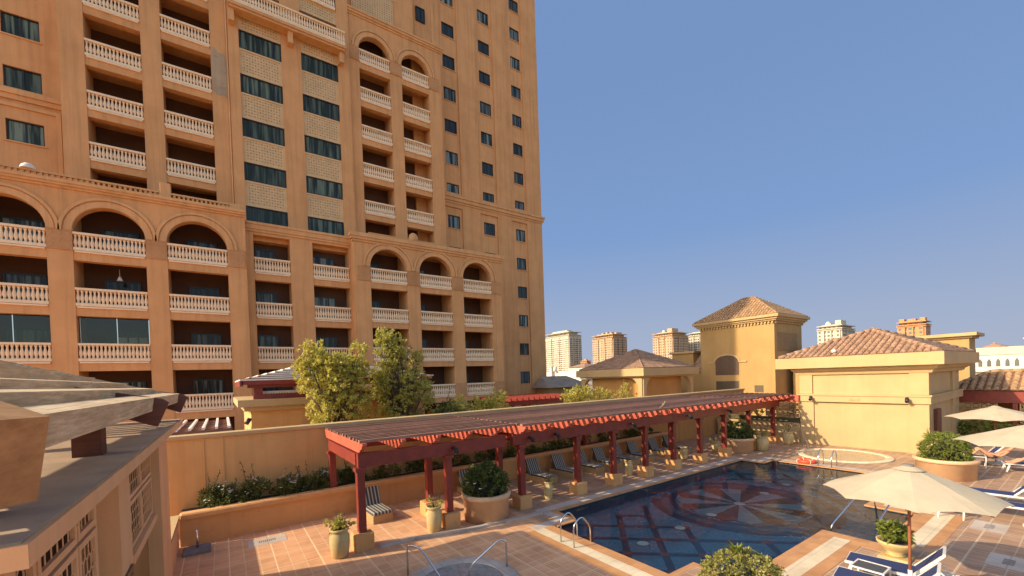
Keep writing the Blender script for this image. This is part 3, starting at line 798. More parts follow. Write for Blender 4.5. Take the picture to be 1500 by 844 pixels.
tag(ks.build('step_edge', 'cope_g'), kind='structure')

# ================================================================== red pergola along the pool
PG = thing('red_pergola', 'long red timber pergola with a slatted roof sheltering the row of sunbeds beside the pool', 'pergola', (12, 14, 0))
def rafter(x, tip, yb=16.3, t=.12, z0=2.68, z1=2.97, mat='red_sunlit'):
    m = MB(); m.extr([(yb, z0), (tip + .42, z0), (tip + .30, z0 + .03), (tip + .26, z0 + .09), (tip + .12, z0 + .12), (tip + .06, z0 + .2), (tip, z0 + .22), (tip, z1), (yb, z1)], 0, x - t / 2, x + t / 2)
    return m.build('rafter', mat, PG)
def ppost(x, y, base=True, z0=0., top=2.24):
    m = MB(); m.bbox(x - .105, x + .105, y - .105, y + .105, z0 + (.45 if base else 0), top, .012)
    m.box(x - .15, x + .15, y - .15, y + .15, top - .10, top)
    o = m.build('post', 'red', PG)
    if base:
        b = MB(); b.bbox(x - .26, x + .26, y - .26, y + .26, 0, .45, .02); b.build('post_base', 'planter', o)
    return o
for x in (3.06, 5.74, 8.58, 11.3, 13.35, 15.45, 17.55, 19.8, 22.15): ppost(x, 11.93)
for x in (5.74, 8.64, 19.6): ppost(x, 13.45)
for x in (3.09, 11.3, 15.45): ppost(x, 15.66, False, .8)
for x in (25.0, 28.0): ppost(x, 12.0)
def lbeam(x0, x1, y, z0=2.24, z1=2.64, t=.18, name='beam'):
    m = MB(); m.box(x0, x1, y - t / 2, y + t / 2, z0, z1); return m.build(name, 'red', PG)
lbeam(3.0, 7.9, 11.93); lbeam(8.2, 24.4, 11.93); lbeam(3.0, 24.4, 15.66); lbeam(24.5, 28.7, 12.0); lbeam(24.5, 28.7, 15.2)
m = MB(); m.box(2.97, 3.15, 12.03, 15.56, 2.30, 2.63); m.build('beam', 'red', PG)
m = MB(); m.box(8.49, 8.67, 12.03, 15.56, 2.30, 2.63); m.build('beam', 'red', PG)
x = 3.06
while x < 7.9: rafter(x, 11.35); x += 1.08
x = 8.18
while x < 24.3: rafter(x, 10.98); x += 1.03
x = 24.75
while x < 28.8: rafter(x, 11.15, 15.4); x += .78
def slats(x0, x1, y0, y1, pitch=.32, wd=.125):
    y = y0
    while y < y1:
        m = MB(); dz = random.uniform(-.004, .004)
        m.box(x0 + random.uniform(-.02, .02), x1 + random.uniform(-.02, .02), y, y + wd, 2.972 + dz, 3.05 + dz); m.build('slat', 'slat', PG); y += pitch
slats(2.98, 8.06, 11.5, 16.2); slats(8.10, 24.36, 11.12, 16.2); slats(24.6, 28.9, 11.3, 15.3)
m = MB(); m.box(28.86, 29.05, 10.9, 15.4, 2.5, 2.95); m.build('end_beam', 'red_sunlit', PG)
for x in (5.9, 8.9, 10.1, 14.4, 18.6, 22.3):
    m = MB(); m.tube([(x, 11.80, 2.45), (x, 11.62, 2.42)], .05, 10); m.lathe([(.03, .05), (.07, .03), (.07, -.07), (.02, -.1)], (x, 11.6, 2.4), 10); m.build('spotlight', 'black', PG)

# ================================================================== lattice pavilion at the left edge
JP = thing('lattice_pavilion', 'plastered pavilion with pierced lattice screens and a flat grey roof at the lower left', 'pavilion', (-3, 8, 0))
wl = MB(); XF = -1.10
# piers, sill walls, near return
for a, b in ((3.02, 3.85), (6.92, 7.66), (10.85, 12.35)): wl.box(XF - .35, XF + .02, a, b, 0, 3.74)
wl.box(XF - .3, XF - .02, 3.85, 6.0, 0, 2.15); wl.box(XF - .05, XF + .04, 7.66, 10.05, 2.22, 2.34)
wl.box(XF - .34, XF - .02, 6.0, 6.05, 0, 3.74)
wl.box(-7, XF - .35, 3.02, 3.3, 0, 3.74); wl.box(-7, XF - .35, 12.0, 12.35, 0, 3.74)
wl.build('wall', 'pinkish', JP)
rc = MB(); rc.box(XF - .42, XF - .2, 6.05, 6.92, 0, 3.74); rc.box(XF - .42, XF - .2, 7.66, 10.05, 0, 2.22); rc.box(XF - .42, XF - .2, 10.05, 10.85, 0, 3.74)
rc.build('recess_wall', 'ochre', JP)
m = MB(); m.box(-2.2, -2.1, 3.31, 11.99, 0, 3.6); m.build('shade_wall', 'interior_shade', JP)  # added wall; its dark colour stands for the shade inside
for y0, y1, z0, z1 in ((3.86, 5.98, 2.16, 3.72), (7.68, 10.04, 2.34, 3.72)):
    m = MB(); m.box(XF - .17, XF - .14, y0, y1, z0, z1); m.build('shade_panel', 'interior_shade', JP)  # added sheet behind the screens, shade of the openings put into its colour
fs = MB(); fs.box(-1.05, -.80, 3.01, 12.75, 3.75, 3.868); fs.box(-7.2, -1.05, 3.01, 3.3, 3.75, 3.868); fs.box(-7.2, -1.05, 12.5, 12.75, 3.75, 3.868)
fs.build('fascia', 'pinkish', JP)
rs = MB(); rs.box(-7.2, -1.051, 3.301, 12.499, 3.74, 3.84); rs.box(-7.2, -.83, 3.04, 12.72, 3.868, 3.88)
rs.build('roof_slab', 'roofgrey', JP)
def jali(x, y0, y1, z0, z1, cell=.14):
    fr = MB(); t = .018
    for a, b, c, d_ in ((y0, y0 + .06, z0, z1), (y1 - .06, y1, z0, z1), (y0 + .06, y1 - .06, z0, z0 + .06), (y0 + .06, y1 - .06, z1 - .06, z1)): fr.box(x - .03, x + .005, a, b, c, d_)
    o = fr.build('lattice_screen', 'pinkish', JP)
    lt = MB(); ya, yb, za, zb = y0 + .05, y1 - .05, z0 + .05, z1 - .05
    nx = max(2, round((yb - ya) / cell)); sx = (yb - ya) / nx; h = cell * 1.5; rows = max(2, round((zb - za) / (h * .75))); h = (zb - za) / rows / .75
    def bar(p, q):
        if all(ya - .02 <= t[0] <= yb + .02 and za - .02 <= t[1] <= zb + .02 for t in (p, q)): lt.beam((x - .01, *p), (x - .01, *q), t, .006, (1, 0, 0))
    for j in range(-1, rows + 1):
        for i in range(-1, nx + 1):
            cy, cz = ya + (i + .5 + .5 * (j % 2)) * sx, za + (j + .5) * h * .75
            A, B, C_, D_ = (cy - .5 * sx, cz - .25 * h), (cy - .5 * sx, cz + .25 * h), (cy, cz + .5 * h), (cy + .5 * sx, cz + .25 * h)
            bar(A, B); bar(B, C_); bar(C_, D_)
    lt.build('lattice', 'pinkish', o)
for y0, y1 in ((3.86, 4.32), (4.36, 5.32), (5.36, 5.98)):
    jali(XF - .02, y0, y1, 3.24, 3.66); jali(XF - .02, y0, y1, 2.18, 3.20)
for y0, y1 in ((7.70, 8.84), (8.88, 10.02)):
    jali(XF - .02, y0, y1, 3.06, 3.60); jali(XF - .02, y0, y1, 2.36, 3.02)
pq = MB(); pq.box(XF + .02, XF + .045, 7.0, 7.5, 1.72, 2.28); po = pq.build('plaque', 'plaque', JP)
t = MB()
for k, ww in enumerate((.34, .30, .36, .24, .32, .28)): t.box(XF + .045, XF + .048, 7.25 - ww / 2, 7.25 + ww / 2, 2.17 - k * .068, 2.19 - k * .068)
t.build('plaque_lines', 'slat', po)
m = MB(); m.box(-3.3, -3.1, 4.2, 12.2, 3.881, 4.34); m.build('roof_upstand', 'planter', JP)

# timber trellis roof standing on it
TT = thing('timber_trellis', 'weathered timber trellis roof with thick beams and dark tails, at the left edge', 'trellis', (-3.5, 7, 3.88))
EX0, EX1, EY0, EY1 = -7.0, -.83, 3.0, 12.55
NP = 8
sa = R(7.5)
def purlin(x0, x1, y0, y1, z, w_, h_, ax):
    m = MB()
    if ax == 'y': m.beam(((x0 + x1) / 2, y0, z - h_ / 2), ((x0 + x1) / 2, y1, z - h_ / 2), w_, h_, (math.sin(sa), 0, math.cos(sa)))
    else: m.beam((x0, (y0 + y1) / 2, z - h_ / 2), (x1, (y0 + y1) / 2, z - h_ / 2), w_, h_, (0, math.sin(sa) * (1 if y0 > 7 else -1), math.cos(sa)))
    m.build('purlin', 'timber', TT)
for k in range(NP):
    o = .40 * k; z = 4.50 + .128 * k; ww, hh = (.26, .20) if k == 0 else (.2, .11)
    purlin(EX1 - o - ww, EX1 - o, EY0 + o, EY1 - o, z, ww, hh, 'y')
    purlin(EX0 + o, EX1 - o - ww - .01, EY1 - o - ww, EY1 - o, z, ww, hh, 'x')
    purlin(EX0 + o, EX1 - o - ww - .01, EY0 + o, EY0 + o + ww, z, ww, hh, 'x')
for y in (8.0, 12.2):
    m = MB(); m.extr([(-4., 5.2), (-.74, 4.46), (-.66, 4.40), (-.80, 4.05), (-1.1, 4.18), (-4., 4.86)], 1, y, y + .16)
    m.build('rafter_tail', 'darktimber', TT)
m = MB(); m.beam((-3.4, 5.62, 5.22), (-.86, 2.98, 4.27), .30, .44); m.build('hip_rafter', 'timber_end', TT)
m = MB(); m.beam((-3.4, 9.9, 5.2), (-.95, 12.4, 4.36), .16, .2); m.build('hip_rafter', 'timber', TT)
for x, y in ((-1.25, 6.6), (-1.25, 11.9), (-6.4, 6.6), (-6.4, 11.9), (-6.4, 3.9), (-1.3, 3.8)):
    m = MB(); m.box(x - .12, x + .12, y - .12, y + .12, 3.881, 4.28); m.build('post', 'darktimber', TT)
for x in (-1.25, -6.4):
    m = MB(); m.box(x - .09, x + .09, 3.4, 12.9, 4.17 if x > -2 else 4.1, 4.33 if x > -2 else 4.3); m.build('beam', 'darktimber', TT)

# ================================================================== tiled roofs and the buildings on the right
def hip_roof(parent, x0, x1, y0, y1, ze, ra, rb, zr, pitch=.30, mat='terra', course=.42, sides='WSEN', name='roof'):
    """barrel-tiled hip roof; ra, rb = ends of the ridge in plan"""
    bed, til = MB(), MB()
    C4 = {'W': ((x0, y1), (x0, y0), rb, ra), 'S': ((x0, y0), (x1, y0), ra, rb) , 'E': ((x1, y0), (x1, y1), ra, rb), 'N': ((x1, y1), (x0, y1), rb, ra)}
    # ra is the ridge end nearer (x0,y0); for ridges along y: W face runs y1->y0
    if abs(ra[0] - rb[0]) > abs(ra[1] - rb[1]):      # ridge along x
        C4 = {'W': ((x0, y1), (x0, y0), ra, ra), 'S': ((x0, y0), (x1, y0), ra, rb), 'E': ((x1, y0), (x1, y1), rb, rb), 'N': ((x1, y1), (x0, y1), rb, ra)}
    else:
        C4 = {'W': ((x0, y1), (x0, y0), rb, ra), 'S': ((x0, y0), (x1, y0), ra, ra), 'E': ((x1, y0), (x1, y1), ra, rb), 'N': ((x1, y1), (x0, y1), rb, rb)}
    for s_, (A, B, r1, r2) in C4.items():
        A3, B3, P1, P2 = Vector((*A, ze)), Vector((*B, ze)), Vector((*r1, zr)), Vector((*r2, zr))
        bed.face([A3, B3, P2, P1] if (P1 - P2).length > 1e-3 else [A3, B3, P1])
        if s_ not in sides: continue
        e = (B3 - A3); L = e.length; e.normalize(); n = Vector((-e.y, e.x, 0))
        ta, tb = (P1 - A3).dot(e), (P2 - A3).dot(e); D = (P1 - A3).dot(n); H = zr - ze
        sl_ = Vector((n.x, n.y, H / D)); up = (Vector((0, 0, 1)) - sl_.normalized() * sl_.normalized().z).normalized()
        cnt = int(L / pitch)
        for i in range(cnt + 1):
            t = (i + .5) * L / (cnt + 1)
            dist = D * min(1, t / ta if ta > 1e-6 else 1, (L - t) / (L - tb) if L - tb > 1e-6 else 1)
            slen = dist * sl_.length; nc = max(1, int(slen / course))
            base = A3 + e * t; dirn = sl_.normalized()
            for k in range(nc + 1):
                s0 = k * course; s1 = min(slen, (k + 1) * course + .05)
                if s1 - s0 < .06: continue
                j1, j2 = random.uniform(-.008, .008), random.uniform(-.012, .012)
                ring = []
                for sd, r, lift in ((s0, pitch * .40, .03), (s1, pitch * .33, .0)):
                    cpt = base + dirn * sd + e * j1 + up * (lift + j2 * .5)
                    ring.append([cpt + e * (r * math.cos(a)) + up * (r * .85 * math.sin(a)) for a in (PI, PI * .75, PI * .5, PI * .25, 0)])
                for q in range(4): til.face([ring[0][q], ring[1][q], ring[1][q + 1], ring[0][q + 1]], True)
                til.face(ring[0])
    caps_ = MB()
    for c, r in (((x0, y0), ra), ((x1, y1), rb), ((x0, y1), ra if abs(ra[0] - rb[0]) > abs(ra[1] - rb[1]) else rb), ((x1, y0), rb if abs(ra[0] - rb[0]) > abs(ra[1] - rb[1]) else ra)):
        p, q = Vector((*c, ze + .06)), Vector((*r, zr + .06)); L = (q - p).length; k = max(1, int(L / .45))
        for i in range(k):
            a, b = p.lerp(q, i / k), p.lerp(q, min(1, (i + 1.1) / k)); caps_.tube([a, b], .13, 8, True, .10)
    if (Vector(ra) - Vector(rb)).length > .1:
        p, q = Vector((*ra, zr + .07)), Vector((*rb, zr + .07)); k = max(1, int((q - p).length / .45))
        for i in range(k): caps_.tube([p.lerp(q, i / k), p.lerp(q, min(1, (i + 1.1) / k))], .13, 8, True, .10)
    o = bed.build(name, 'terra_dark', parent)
    RECALC[0] = False; til.build('barrel_tiles', mat, o); RECALC[0] = True
    caps_.build('ridge_tiles', mat, o)
    return o

# --- pool house
PH = thing('pool_house', 'yellow pool house with deep moulded eave and tiled hip roof behind the far spa', 'building', (33, 8, 0))
m = MB(); X = 29.2
m.box(X, 37, 5.30, 10.82, 0, 4.3)
m.box(X - .09, X, 5.21, 6.0, 0, 2.55); m.box(X - .09, X, 10.2, 10.91, 0, 2.55)
m.box(X - .09, X, 5.21, 5.95, 3.02, 4.3); m.box(X - .09, X, 10.25, 10.91, 3.02, 4.3); m.box(X - .09, X, 5.95, 10.25, 4.14, 4.3)
m.box(X, 37, 5.21, 5.3, 0, .3); m.box(34.6, 35.3, 5.2, 5.3, .3, 4.3); m.box(X, 29.8, 5.2, 5.3, .3, 4.3)
m.build('wall', 'yellow_trim', PH)
m = MB(); m.box(X - .17, 37, 5.13, 10.99, 2.56, 3.0); m.box(X - .22, 37, 5.08, 11.04, 2.92, 3.01); m.build('band', 'yellow_trim', PH)
m = MB()
prof = [(.0, 4.12), (.12, 4.16), (.16, 4.28), (.34, 4.40), (.40, 4.56)]
for (p0, z0), (p1, z1) in zip(prof, prof[1:]):
    a = [(X - p0, 5.2 - p0), (37 + p0, 5.2 - p0), (37 + p0, 10.9 + p0), (X - p0, 10.9 + p0)]
    b = [(X - p1, 5.2 - p1), (37 + p1, 5.2 - p1), (37 + p1, 10.9 + p1), (X - p1, 10.9 + p1)]
    for i in range(4):
        j = (i + 1) % 4; m.face([(*a[i], z0), (*a[j], z0), (*b[j], z1), (*b[i], z1)])
m.build('cove_moulding', 'yellow_trim', PH)
m = MB(); m.box(X - .66, 38, 4.56, 12.02, 4.56, 5.19); m.build('fascia', 'yellow_trim', PH)
hip_roof(PH, X - .5, 37.8, 4.75, 11.85, 5.19, (32.7, 8.3), (34.2, 8.3), 6.72, .30, 'terra', .42, 'WS')
for y in (10.25, 5.98):
    m = MB(); m.tube([(X - .17, y, 2.86), (X - .42, y - .02, 2.80)], .03, 8); m.tube([(X - .34, y, 2.84), (X - .52, y - .03, 2.68)], .085, 10); m.build('wall_spotlight', 'black', PH)
m = MB(); m.box(X - .20, X - .17, 7.98, 8.42, 2.66, 2.80); m.build('wall_light', 'cope_o', PH)
m = MB(); m.lathe([(.12, 0), (.12, .12), (.0, .22)], (X - .2, 9.1, 5.42), 12); m.build('roof_lamp', 'whiteslat', PH)
m = MB(); m.box(30.5, 31.4, 5.15, 5.29, .3, 2.2); m.build('side_door', 'darktimber', PH)

XSC[0] = .728
# --- square tower with arched window
ST = thing('square_tower', 'square yellow tower with a dentilled cornice, an arched grille window and a tiled pyramid roof', 'tower', (62, 29, 0))
m = MB(); X = 57.8
m.box(X, 66, 24.36, 34.3, -3, 10.9); m.build('wall', 'yellow', ST)
m = MB()
for p, z0, z1 in ((.35, 10.75, 10.95), (.55, 10.95, 11.2), (.8, 11.2, 11.55)): m.box(X - p, 66 + p, 24.36 - p, 34.3 + p, z0, z1)
m.build('cornice', 'yellow_trim', ST)
m = MB(); y = 24.4
while y < 34.2: m.box(X - .22, X, y, y + .2, 10.45, 10.74); y += .42
x = X + .1
while x < 66: m.box(x, x + .2, 24.14, 24.36, 10.45, 10.74); x += .42
m.build('dentils', 'yellow_trim', ST)
hip_roof(ST, X - .6, 66.6, 23.8, 34.9, 11.56, (61.9, 28.6), (61.9, 30.1), 14.75, .42, 'terra_hi', .6, 'WS')
yc = 30.5; hw = 1.6
f = MB(); f.extr([(yc - hw, 3.95)] + [(yc - hw * math.cos(PI * i / 14), 5.8 + .85 * math.sin(PI * i / 14)) for i in range(15)] + [(yc + hw, 3.95)], 0, X - .03, X + .05)
fo = f.build('arched_window', 'grille', ST)
gr = MB()
for i in range(9): gr.box(X - .06, X - .03, yc - hw + i * .4 - .02, yc - hw + i * .4 + .02, 3.95, 5.8 + (.8 if 1 < i < 7 else .3 if 0 < i < 8 else 0))
for i in range(6): gr.box(X - .075, X - .061, yc - hw, yc + hw, 4.0 + i * .42, 4.04 + i * .42)
gr.build('grille_bars', 'darktimber', fo)
b = MB()
for i in range(14):
    q = [(yc - (hw + w_) * math.cos(PI * (i + e_) / 14), 5.8 + (.85 + w_) * math.sin(PI * (i + e_) / 14)) for w_, e_ in ((0.02, 0), (.22, 0), (.22, 1), (.02, 1))]
    b.extr(q, 0, X - .14, X)
b.box(X - .14, X, yc + hw + .02, yc + hw + 1.1, 5.66, 5.84); b.box(X - .14, X, yc - hw - 1.1, yc - hw - .02, 5.66, 5.84); b.build('hood_mould', 'yellow_trim', ST)
f = MB(); f.box(X - .03, X + .02, yc - hw, yc + hw, .9, 3.1); f.build('lower_window', 'grille', ST)
f = MB(); f.box(X - .03, X + .02, 25.8, 26.9, 1.6, 2.5); f.build('small_vent', 'grille', ST)
f = MB(); f.box(58.6, 64.4, 24.30, 24.37, 6.9, 9.3)
for i in range(10): f.box(58.6, 64.4, 24.26, 24.30, 6.95 + i * .24, 7.08 + i * .24)
f.build('louvre', 'louvre', ST)
# connecting lower wings seen either side of the tower
WG = thing('connecting_wing', 'low wing with a parapet and dark tile slope beside the square tower', 'building', (56, 38, 0))
m = MB(); m.box(58.2, 64, 34.4, 44, -3, 4.6); m.box(58.6, 63, 36, 39.6, 4.6, 7.4); m.build('wall', 'yellow', WG)
m = MB(); m.box(58.3, 63.3, 35.7, 39.9, 7.4, 7.7); m.box(57.9, 64.2, 34.4, 44.2, 4.6, 4.85); m.build('cornice', 'yellow_trim', WG)
m = MB(); m.face([(58.3, 34.4, 4.9), (58.3, 36.9, 4.9), (60.2, 35.7, 7.3), (60.2, 34.4, 7.3)]); m.build('roof', 'terra', WG)
XSC[0] = None
W2 = thing('tiled_wing', 'low wing with a dark tiled roof between the square tower and the pool house', 'building', (48, 15, 0))
m = MB(); m.box(44.5, 60, 12.2, 17.2, -1, 5.3); m.build('wall', 'yellow', W2)
hip_roof(W2, 44, 62, 11.6, 17.6, 5.3, (47.2, 14.8), (59, 14.8), 7.1, .36, 'terra', .5, 'WS')
m = MB(); m.box(44.4, 44.5, 13.2, 14.6, 2.4, 3.8); m.build('window', 'glass', W2)

XSC[0] = .728
# --- garden kiosk
KI = thing('garden_kiosk', 'open kiosk with a pale fascia, curved corner brackets and a tiled pyramid roof', 'kiosk', (46, 37, 0))
X, Y0 = 40.5, 31.2
m = MB(); m.box(X, 52, Y0, 42.5, 4.28, 5.2); m.box(X + .35, 51.6, Y0 + .35, 42.1, 4.1, 4.28); m.build('fascia', 'yellow_trim', KI)
hip_roof(KI, X + .3, 51.7, Y0 + .3, 42.2, 5.2, (46.1, 36.7), (46.2, 36.7), 7.75, .36, 'terra', .5, 'WS')
m = MB(); m.box(X + 1.6, 50.4, Y0 + 1.6, 41, -3, 4.1); m.build('wall', 'kioskwall', KI)
def bracket(c, ax):
    m = MB(); poly = [(0, 0)] if False else []
    pts = [(.0, -3), (.55, -3), (.55, 2.6)] + [(.55 + 1.25 * (1 - math.cos(PI / 2 * i / 8)), 2.6 + 1.45 * math.sin(PI / 2 * i / 8)) for i in range(1, 9)] + [(0, 4.05)]
    if ax == 'y': m.extr([(c[1] + s_ * p, z) for p, z in pts for s_ in (1,)], 0, c[0], c[0] + .5)
    else: m.extr([(c[0] + p, z) for p, z in pts], 1, c[1], c[1] + .5)
    return m
for mm in (bracket((X + .55, Y0 + .7), 'y'), bracket((X + .7, Y0 + .55), 'x')): mm.build('column', 'yellow_trim', KI)
pts = [(.0, -3), (.55, -3), (.55, 2.6)] + [(.55 + 1.25 * (1 - math.cos(PI / 2 * i / 8)), 2.6 + 1.45 * math.sin(PI / 2 * i / 8)) for i in range(1, 9)] + [(0, 4.05)]
m = MB(); m.extr([(42.1 - p, z) for p, z in pts], 0, X + .55, X + 1.05); m.build('column', 'yellow_trim', KI)
m = MB(); m.extr([(51.5 - p, z) for p, z in pts], 1, Y0 + .55, Y0 + 1.05); m.build('column', 'yellow_trim', KI)

XSC[0] = None
# --- tall wall block behind the pool house
BB = thing('plain_block', 'plain yellow block with a thin overhanging cornice behind the pool house', 'building', (45, 9, 0))
m = MB(); m.box(44, 46.3, 5.76, 12.1, -1, 6.35); m.build('wall', 'yellow', BB)
m = MB(); m.box(43.85, 46.6, 5.6, 12.2, 6.35, 6.5); m.box(43.6, 46.95, 5.35, 12.4, 6.5, 6.72); m.build('cornice', 'yellow_trim', BB)

# --- low tiled gallery at the right edge
GA = thing('tiled_gallery', 'low gallery with an orange barrel-tile roof on a dark red beam at the right edge', 'gallery', (40, 1, 0))
hip_roof(GA, 37.9, 43.4, -9, 6.1, 2.86, (40.6, -6), (40.6, 4.4), 3.92, .34, 'terra_hi', .45, 'WN')
m = MB(); m.box(38.05, 38.3, -9, 5.9, 2.12, 2.86); m.build('beam', 'red', GA)
m = MB()
for y in (5.75, 3.2, .5, -2.4): m.box(38.1, 38.3, y - .1, y + .1, 0, 2.12)
m.build('post', 'red', GA)
m = MB(); m.box(42.6, 43, -9, 5.9, -1, 2.86); m.build('back_wall', 'kioskwall', GA)
m = MB(); m.box(38.0, 38.35, -9, 5.7, 0, .85); m.build('parapet', 'yellow', GA)
def screen(x, y0, y1, z0, z1, parent, mat='yellow_trim', ax=0):
    f = MB(); n = max(2, round((y1 - y0) / .34)); mm = max(2, round((z1 - z0) / .34)); s, t = (y1 - y0) / n, (z1 - z0) / mm
    for i in range(n + 1): f.box(x, x + .06, y0 + i * s - .03, y0 + i * s + .03, z0, z1)
    for j in range(mm + 1): f.box(x + .062, x + .1, y0, y1, z0 + j * t - .03, z0 + j * t + .03)
    for i in range(n):
        for j in range(mm):
            cy, cz = y0 + (i + .5) * s, z0 + (j + .5) * t
            for a in (PI / 4, -PI / 4):
                dy, dz = math.cos(a) * s * .45, math.sin(a) * t * .45
                f.beam((x + .03, cy - dy, cz - dz), (x + .03, cy + dy, cz + dz), .05, .03, (1, 0, 0))
            f.extr([(cy + .09 * math.cos(PI * q / 4), cz + .09 * math.sin(PI * q / 4)) for q in range(8)], 0, x, x + .05)
    return f.build('lattice_screen', mat, parent)
for y0, y1 in ((3.9, 5.6), (.8, 3.0), (-2.2, .3)): screen(38.12, y0, y1, .95, 2.1, GA)
# lattice screen and planting bed left of the pool house
SC = thing('screen_wall', 'cream wall with a pierced lattice panel left of the pool house', 'wall', (30, 13, 0))
m = MB(); m.box(30.0, 30.3, 10.95, 16.3, 0, 1.4); m.box(30.0, 30.3, 12.9, 13.3, 1.4, 2.5); m.build('wall', 'yellow_trim', SC); screen(30.05, 10.95, 12.9, 1.4, 2.45, SC)
SB = thing('planting_bed', 'low bed wall striped by roof shadows under the end of the red pergola', 'planter', (29.5, 13, 0))
m = MB(); m.box(29.2, 29.5, 10.95, 16.2, 0, 1.05); m.box(29.14, 29.56, 10.95, 16.2, 1.05, 1.18); m.build('wall', 'yellow_trim', SB)
for i in range(3):
    m = MB(); z = 1.25 + i * .08; m.box(29.5, 29.9, 11.0 + i * .02, 15.6, z, z + .04); m.build('ledge', 'hedgewood', SB)

# --- red pavilion with trellis roof behind the garden wall
RP = thing('trellis_pavilion', 'red pavilion with a pale slatted hip roof behind the garden wall and the trees', 'pavilion', (5, 24, 0))
m = MB(); m.box(1.0, 9.0, 21.3, 28.6, -1, 3.52)
m.build('wall', 'wallyellow', RP)
m = MB(); m.box(.75, 9.2, 21.05, 28.8, 3.52, 3.72); m.box(.52, 9.4, 20.85, 29.0, 3.72, 4.02); m.build('cornice', 'yellow_trim', RP)
m = MB()
for i in range(14):
    a0, a1 = PI * i / 14, PI * (i + 1) / 14
    m.extr([(4.4 - (1.6 + w_) * math.cos(a), 2.0 + (1.2 + w_) * math.sin(a)) for w_, a in ((0, a0), (.16, a0), (.16, a1), (0, a1))], 1, 21.22, 21.3)
m.build('arch_moulding', 'yellow_trim', RP)
m = MB()
for x in (1.3, 3.9, 6.4, 8.7): m.box(x - .16, x + .16, 21.2, 21.5, 4.02, 4.6)
m.build('short_post', 'red', RP)
m = MB(); m.box(1.1, 9.1, 21.15, 21.33, 4.02, 4.24); m.build('beam', 'red', RP)
m = MB(); m.box(.9, 9.2, 21.1, 21.3, 4.52, 4.72); m.build('beam', 'red', RP)
m = MB(); m.box(1.2, 9.0, 21.34, 21.45, 4.27, 4.36); m.build('rail', 'whiteslat', RP)
m = MB(); m.box(.7, 9.3, 20.9, 21.02, 4.66, 4.86); m.box(.62, .74, 20.9, 28.6, 4.60, 4.84); m.build('eave_beam', 'red', RP)
for k in range(7):
    o = .36 * k; z = 4.90 + .095 * k
    m = MB(); m.box(.62 + o, 9.4 - o, 20.88 + o, 21.04 + o, z - .06, z); m.build('roof_slat', 'whiteslat', RP)
    m = MB(); m.box(.62 + o, .76 + o, 21.06 + o, 28.6 - o, z - .06, z); m.build('roof_slat', 'whiteslat', RP)
m = MB(); m.beam((.7, 20.95, 4.83), (3.4, 23.6, 5.45), .1, .12); m.beam((9.3, 20.95, 4.83), (6.7, 23.6, 5.45), .1, .12); m.build('hip_rafter', 'red', RP)
m = MB(); m.tube([(.98, 21.1, 3.2), (.84, 21.0, 3.15)], .04, 8); m.tube([(.92, 21.02, 3.2), (.8, 20.9, 3.02)], .09, 10); m.build('spotlight', 'black', RP)
# flat white lattice canopy between the pavilions
LC = thing('lattice_canopy', 'flat canopy of pale crossed slats seen just over the left end of the garden wall', 'canopy', (-.6, 19, 3.2))
for i in range(8):
    x = -2.4 + i * .36; m = MB(); m.box(x, x + .08, 17.2, 22.2, 3.20, 3.28); m.build('slat', 'whiteslat', LC)
for j in range(16):
    y = 17.3 + j * .32; m = MB(); m.box(-2.5, .25, y, y + .08, 3.10, 3.19); m.build('cross_slat', 'slat', LC)
for x, y in ((-2.3, 17.4), (.1, 17.4), (-2.3, 22), (.1, 22)):
    m = MB(); m.box(x - .08, x + .08, y - .08, y + .08, 0, 3.1); m.build('post', 'red', LC)
# red pergola and grey roof further back
FP = thing('far_pergola', 'second red pergola half hidden behind the bushes at the foot of the tower', 'pergola', (19, 26, 0))
for yb_ in (24.0, 28.0):
    m = MB(); m.box(16.0, 23.2, yb_, yb_ + .2, 2.6, 2.95); m.build('beam', 'red', FP)
for i in range(14):
    x = 16.2 + i * .5; m = MB(); m.box(x, x + .1, 23.5, 28.6, 2.95, 3.15); m.build('rafter', 'red', FP)
for x in (16.3, 19.6, 23.0):
    for y in (24.1, 28.1): m = MB(); m.box(x - .1, x + .1, y - .1, y + .1, 0, 2.6); m.build('post', 'red', FP)
GR = thing('grey_roof', 'low house with a dark grey sloping roof at the right foot of the ochre tower', 'building', (36, 42, 0))
m = MB(); m.box(30.5, 36.5, 36.2, 38.8, -1, 3.3); m.build('wall', 'yellow', GR)
m = MB(); m.face([(29.9, 35.8, 3.3), (36.9, 35.8, 3.3), (35.2, 38.7, 4.6), (31.2, 38.7, 4.6)]); m.face([(29.9, 35.8, 3.3), (31.2, 38.7, 4.6), (29.9, 38.9, 3.3)]); m.face([(36.9, 35.8, 3.3), (36.9, 38.9, 3.3), (35.2, 38.7, 4.6)]); m.face([(29.9, 35.8, 3.3), (29.9, 38.9, 3.3), (36.9, 38.9, 3.3), (36.9, 35.8, 3.3)]); m.build('roof', 'roofgrey', GR)

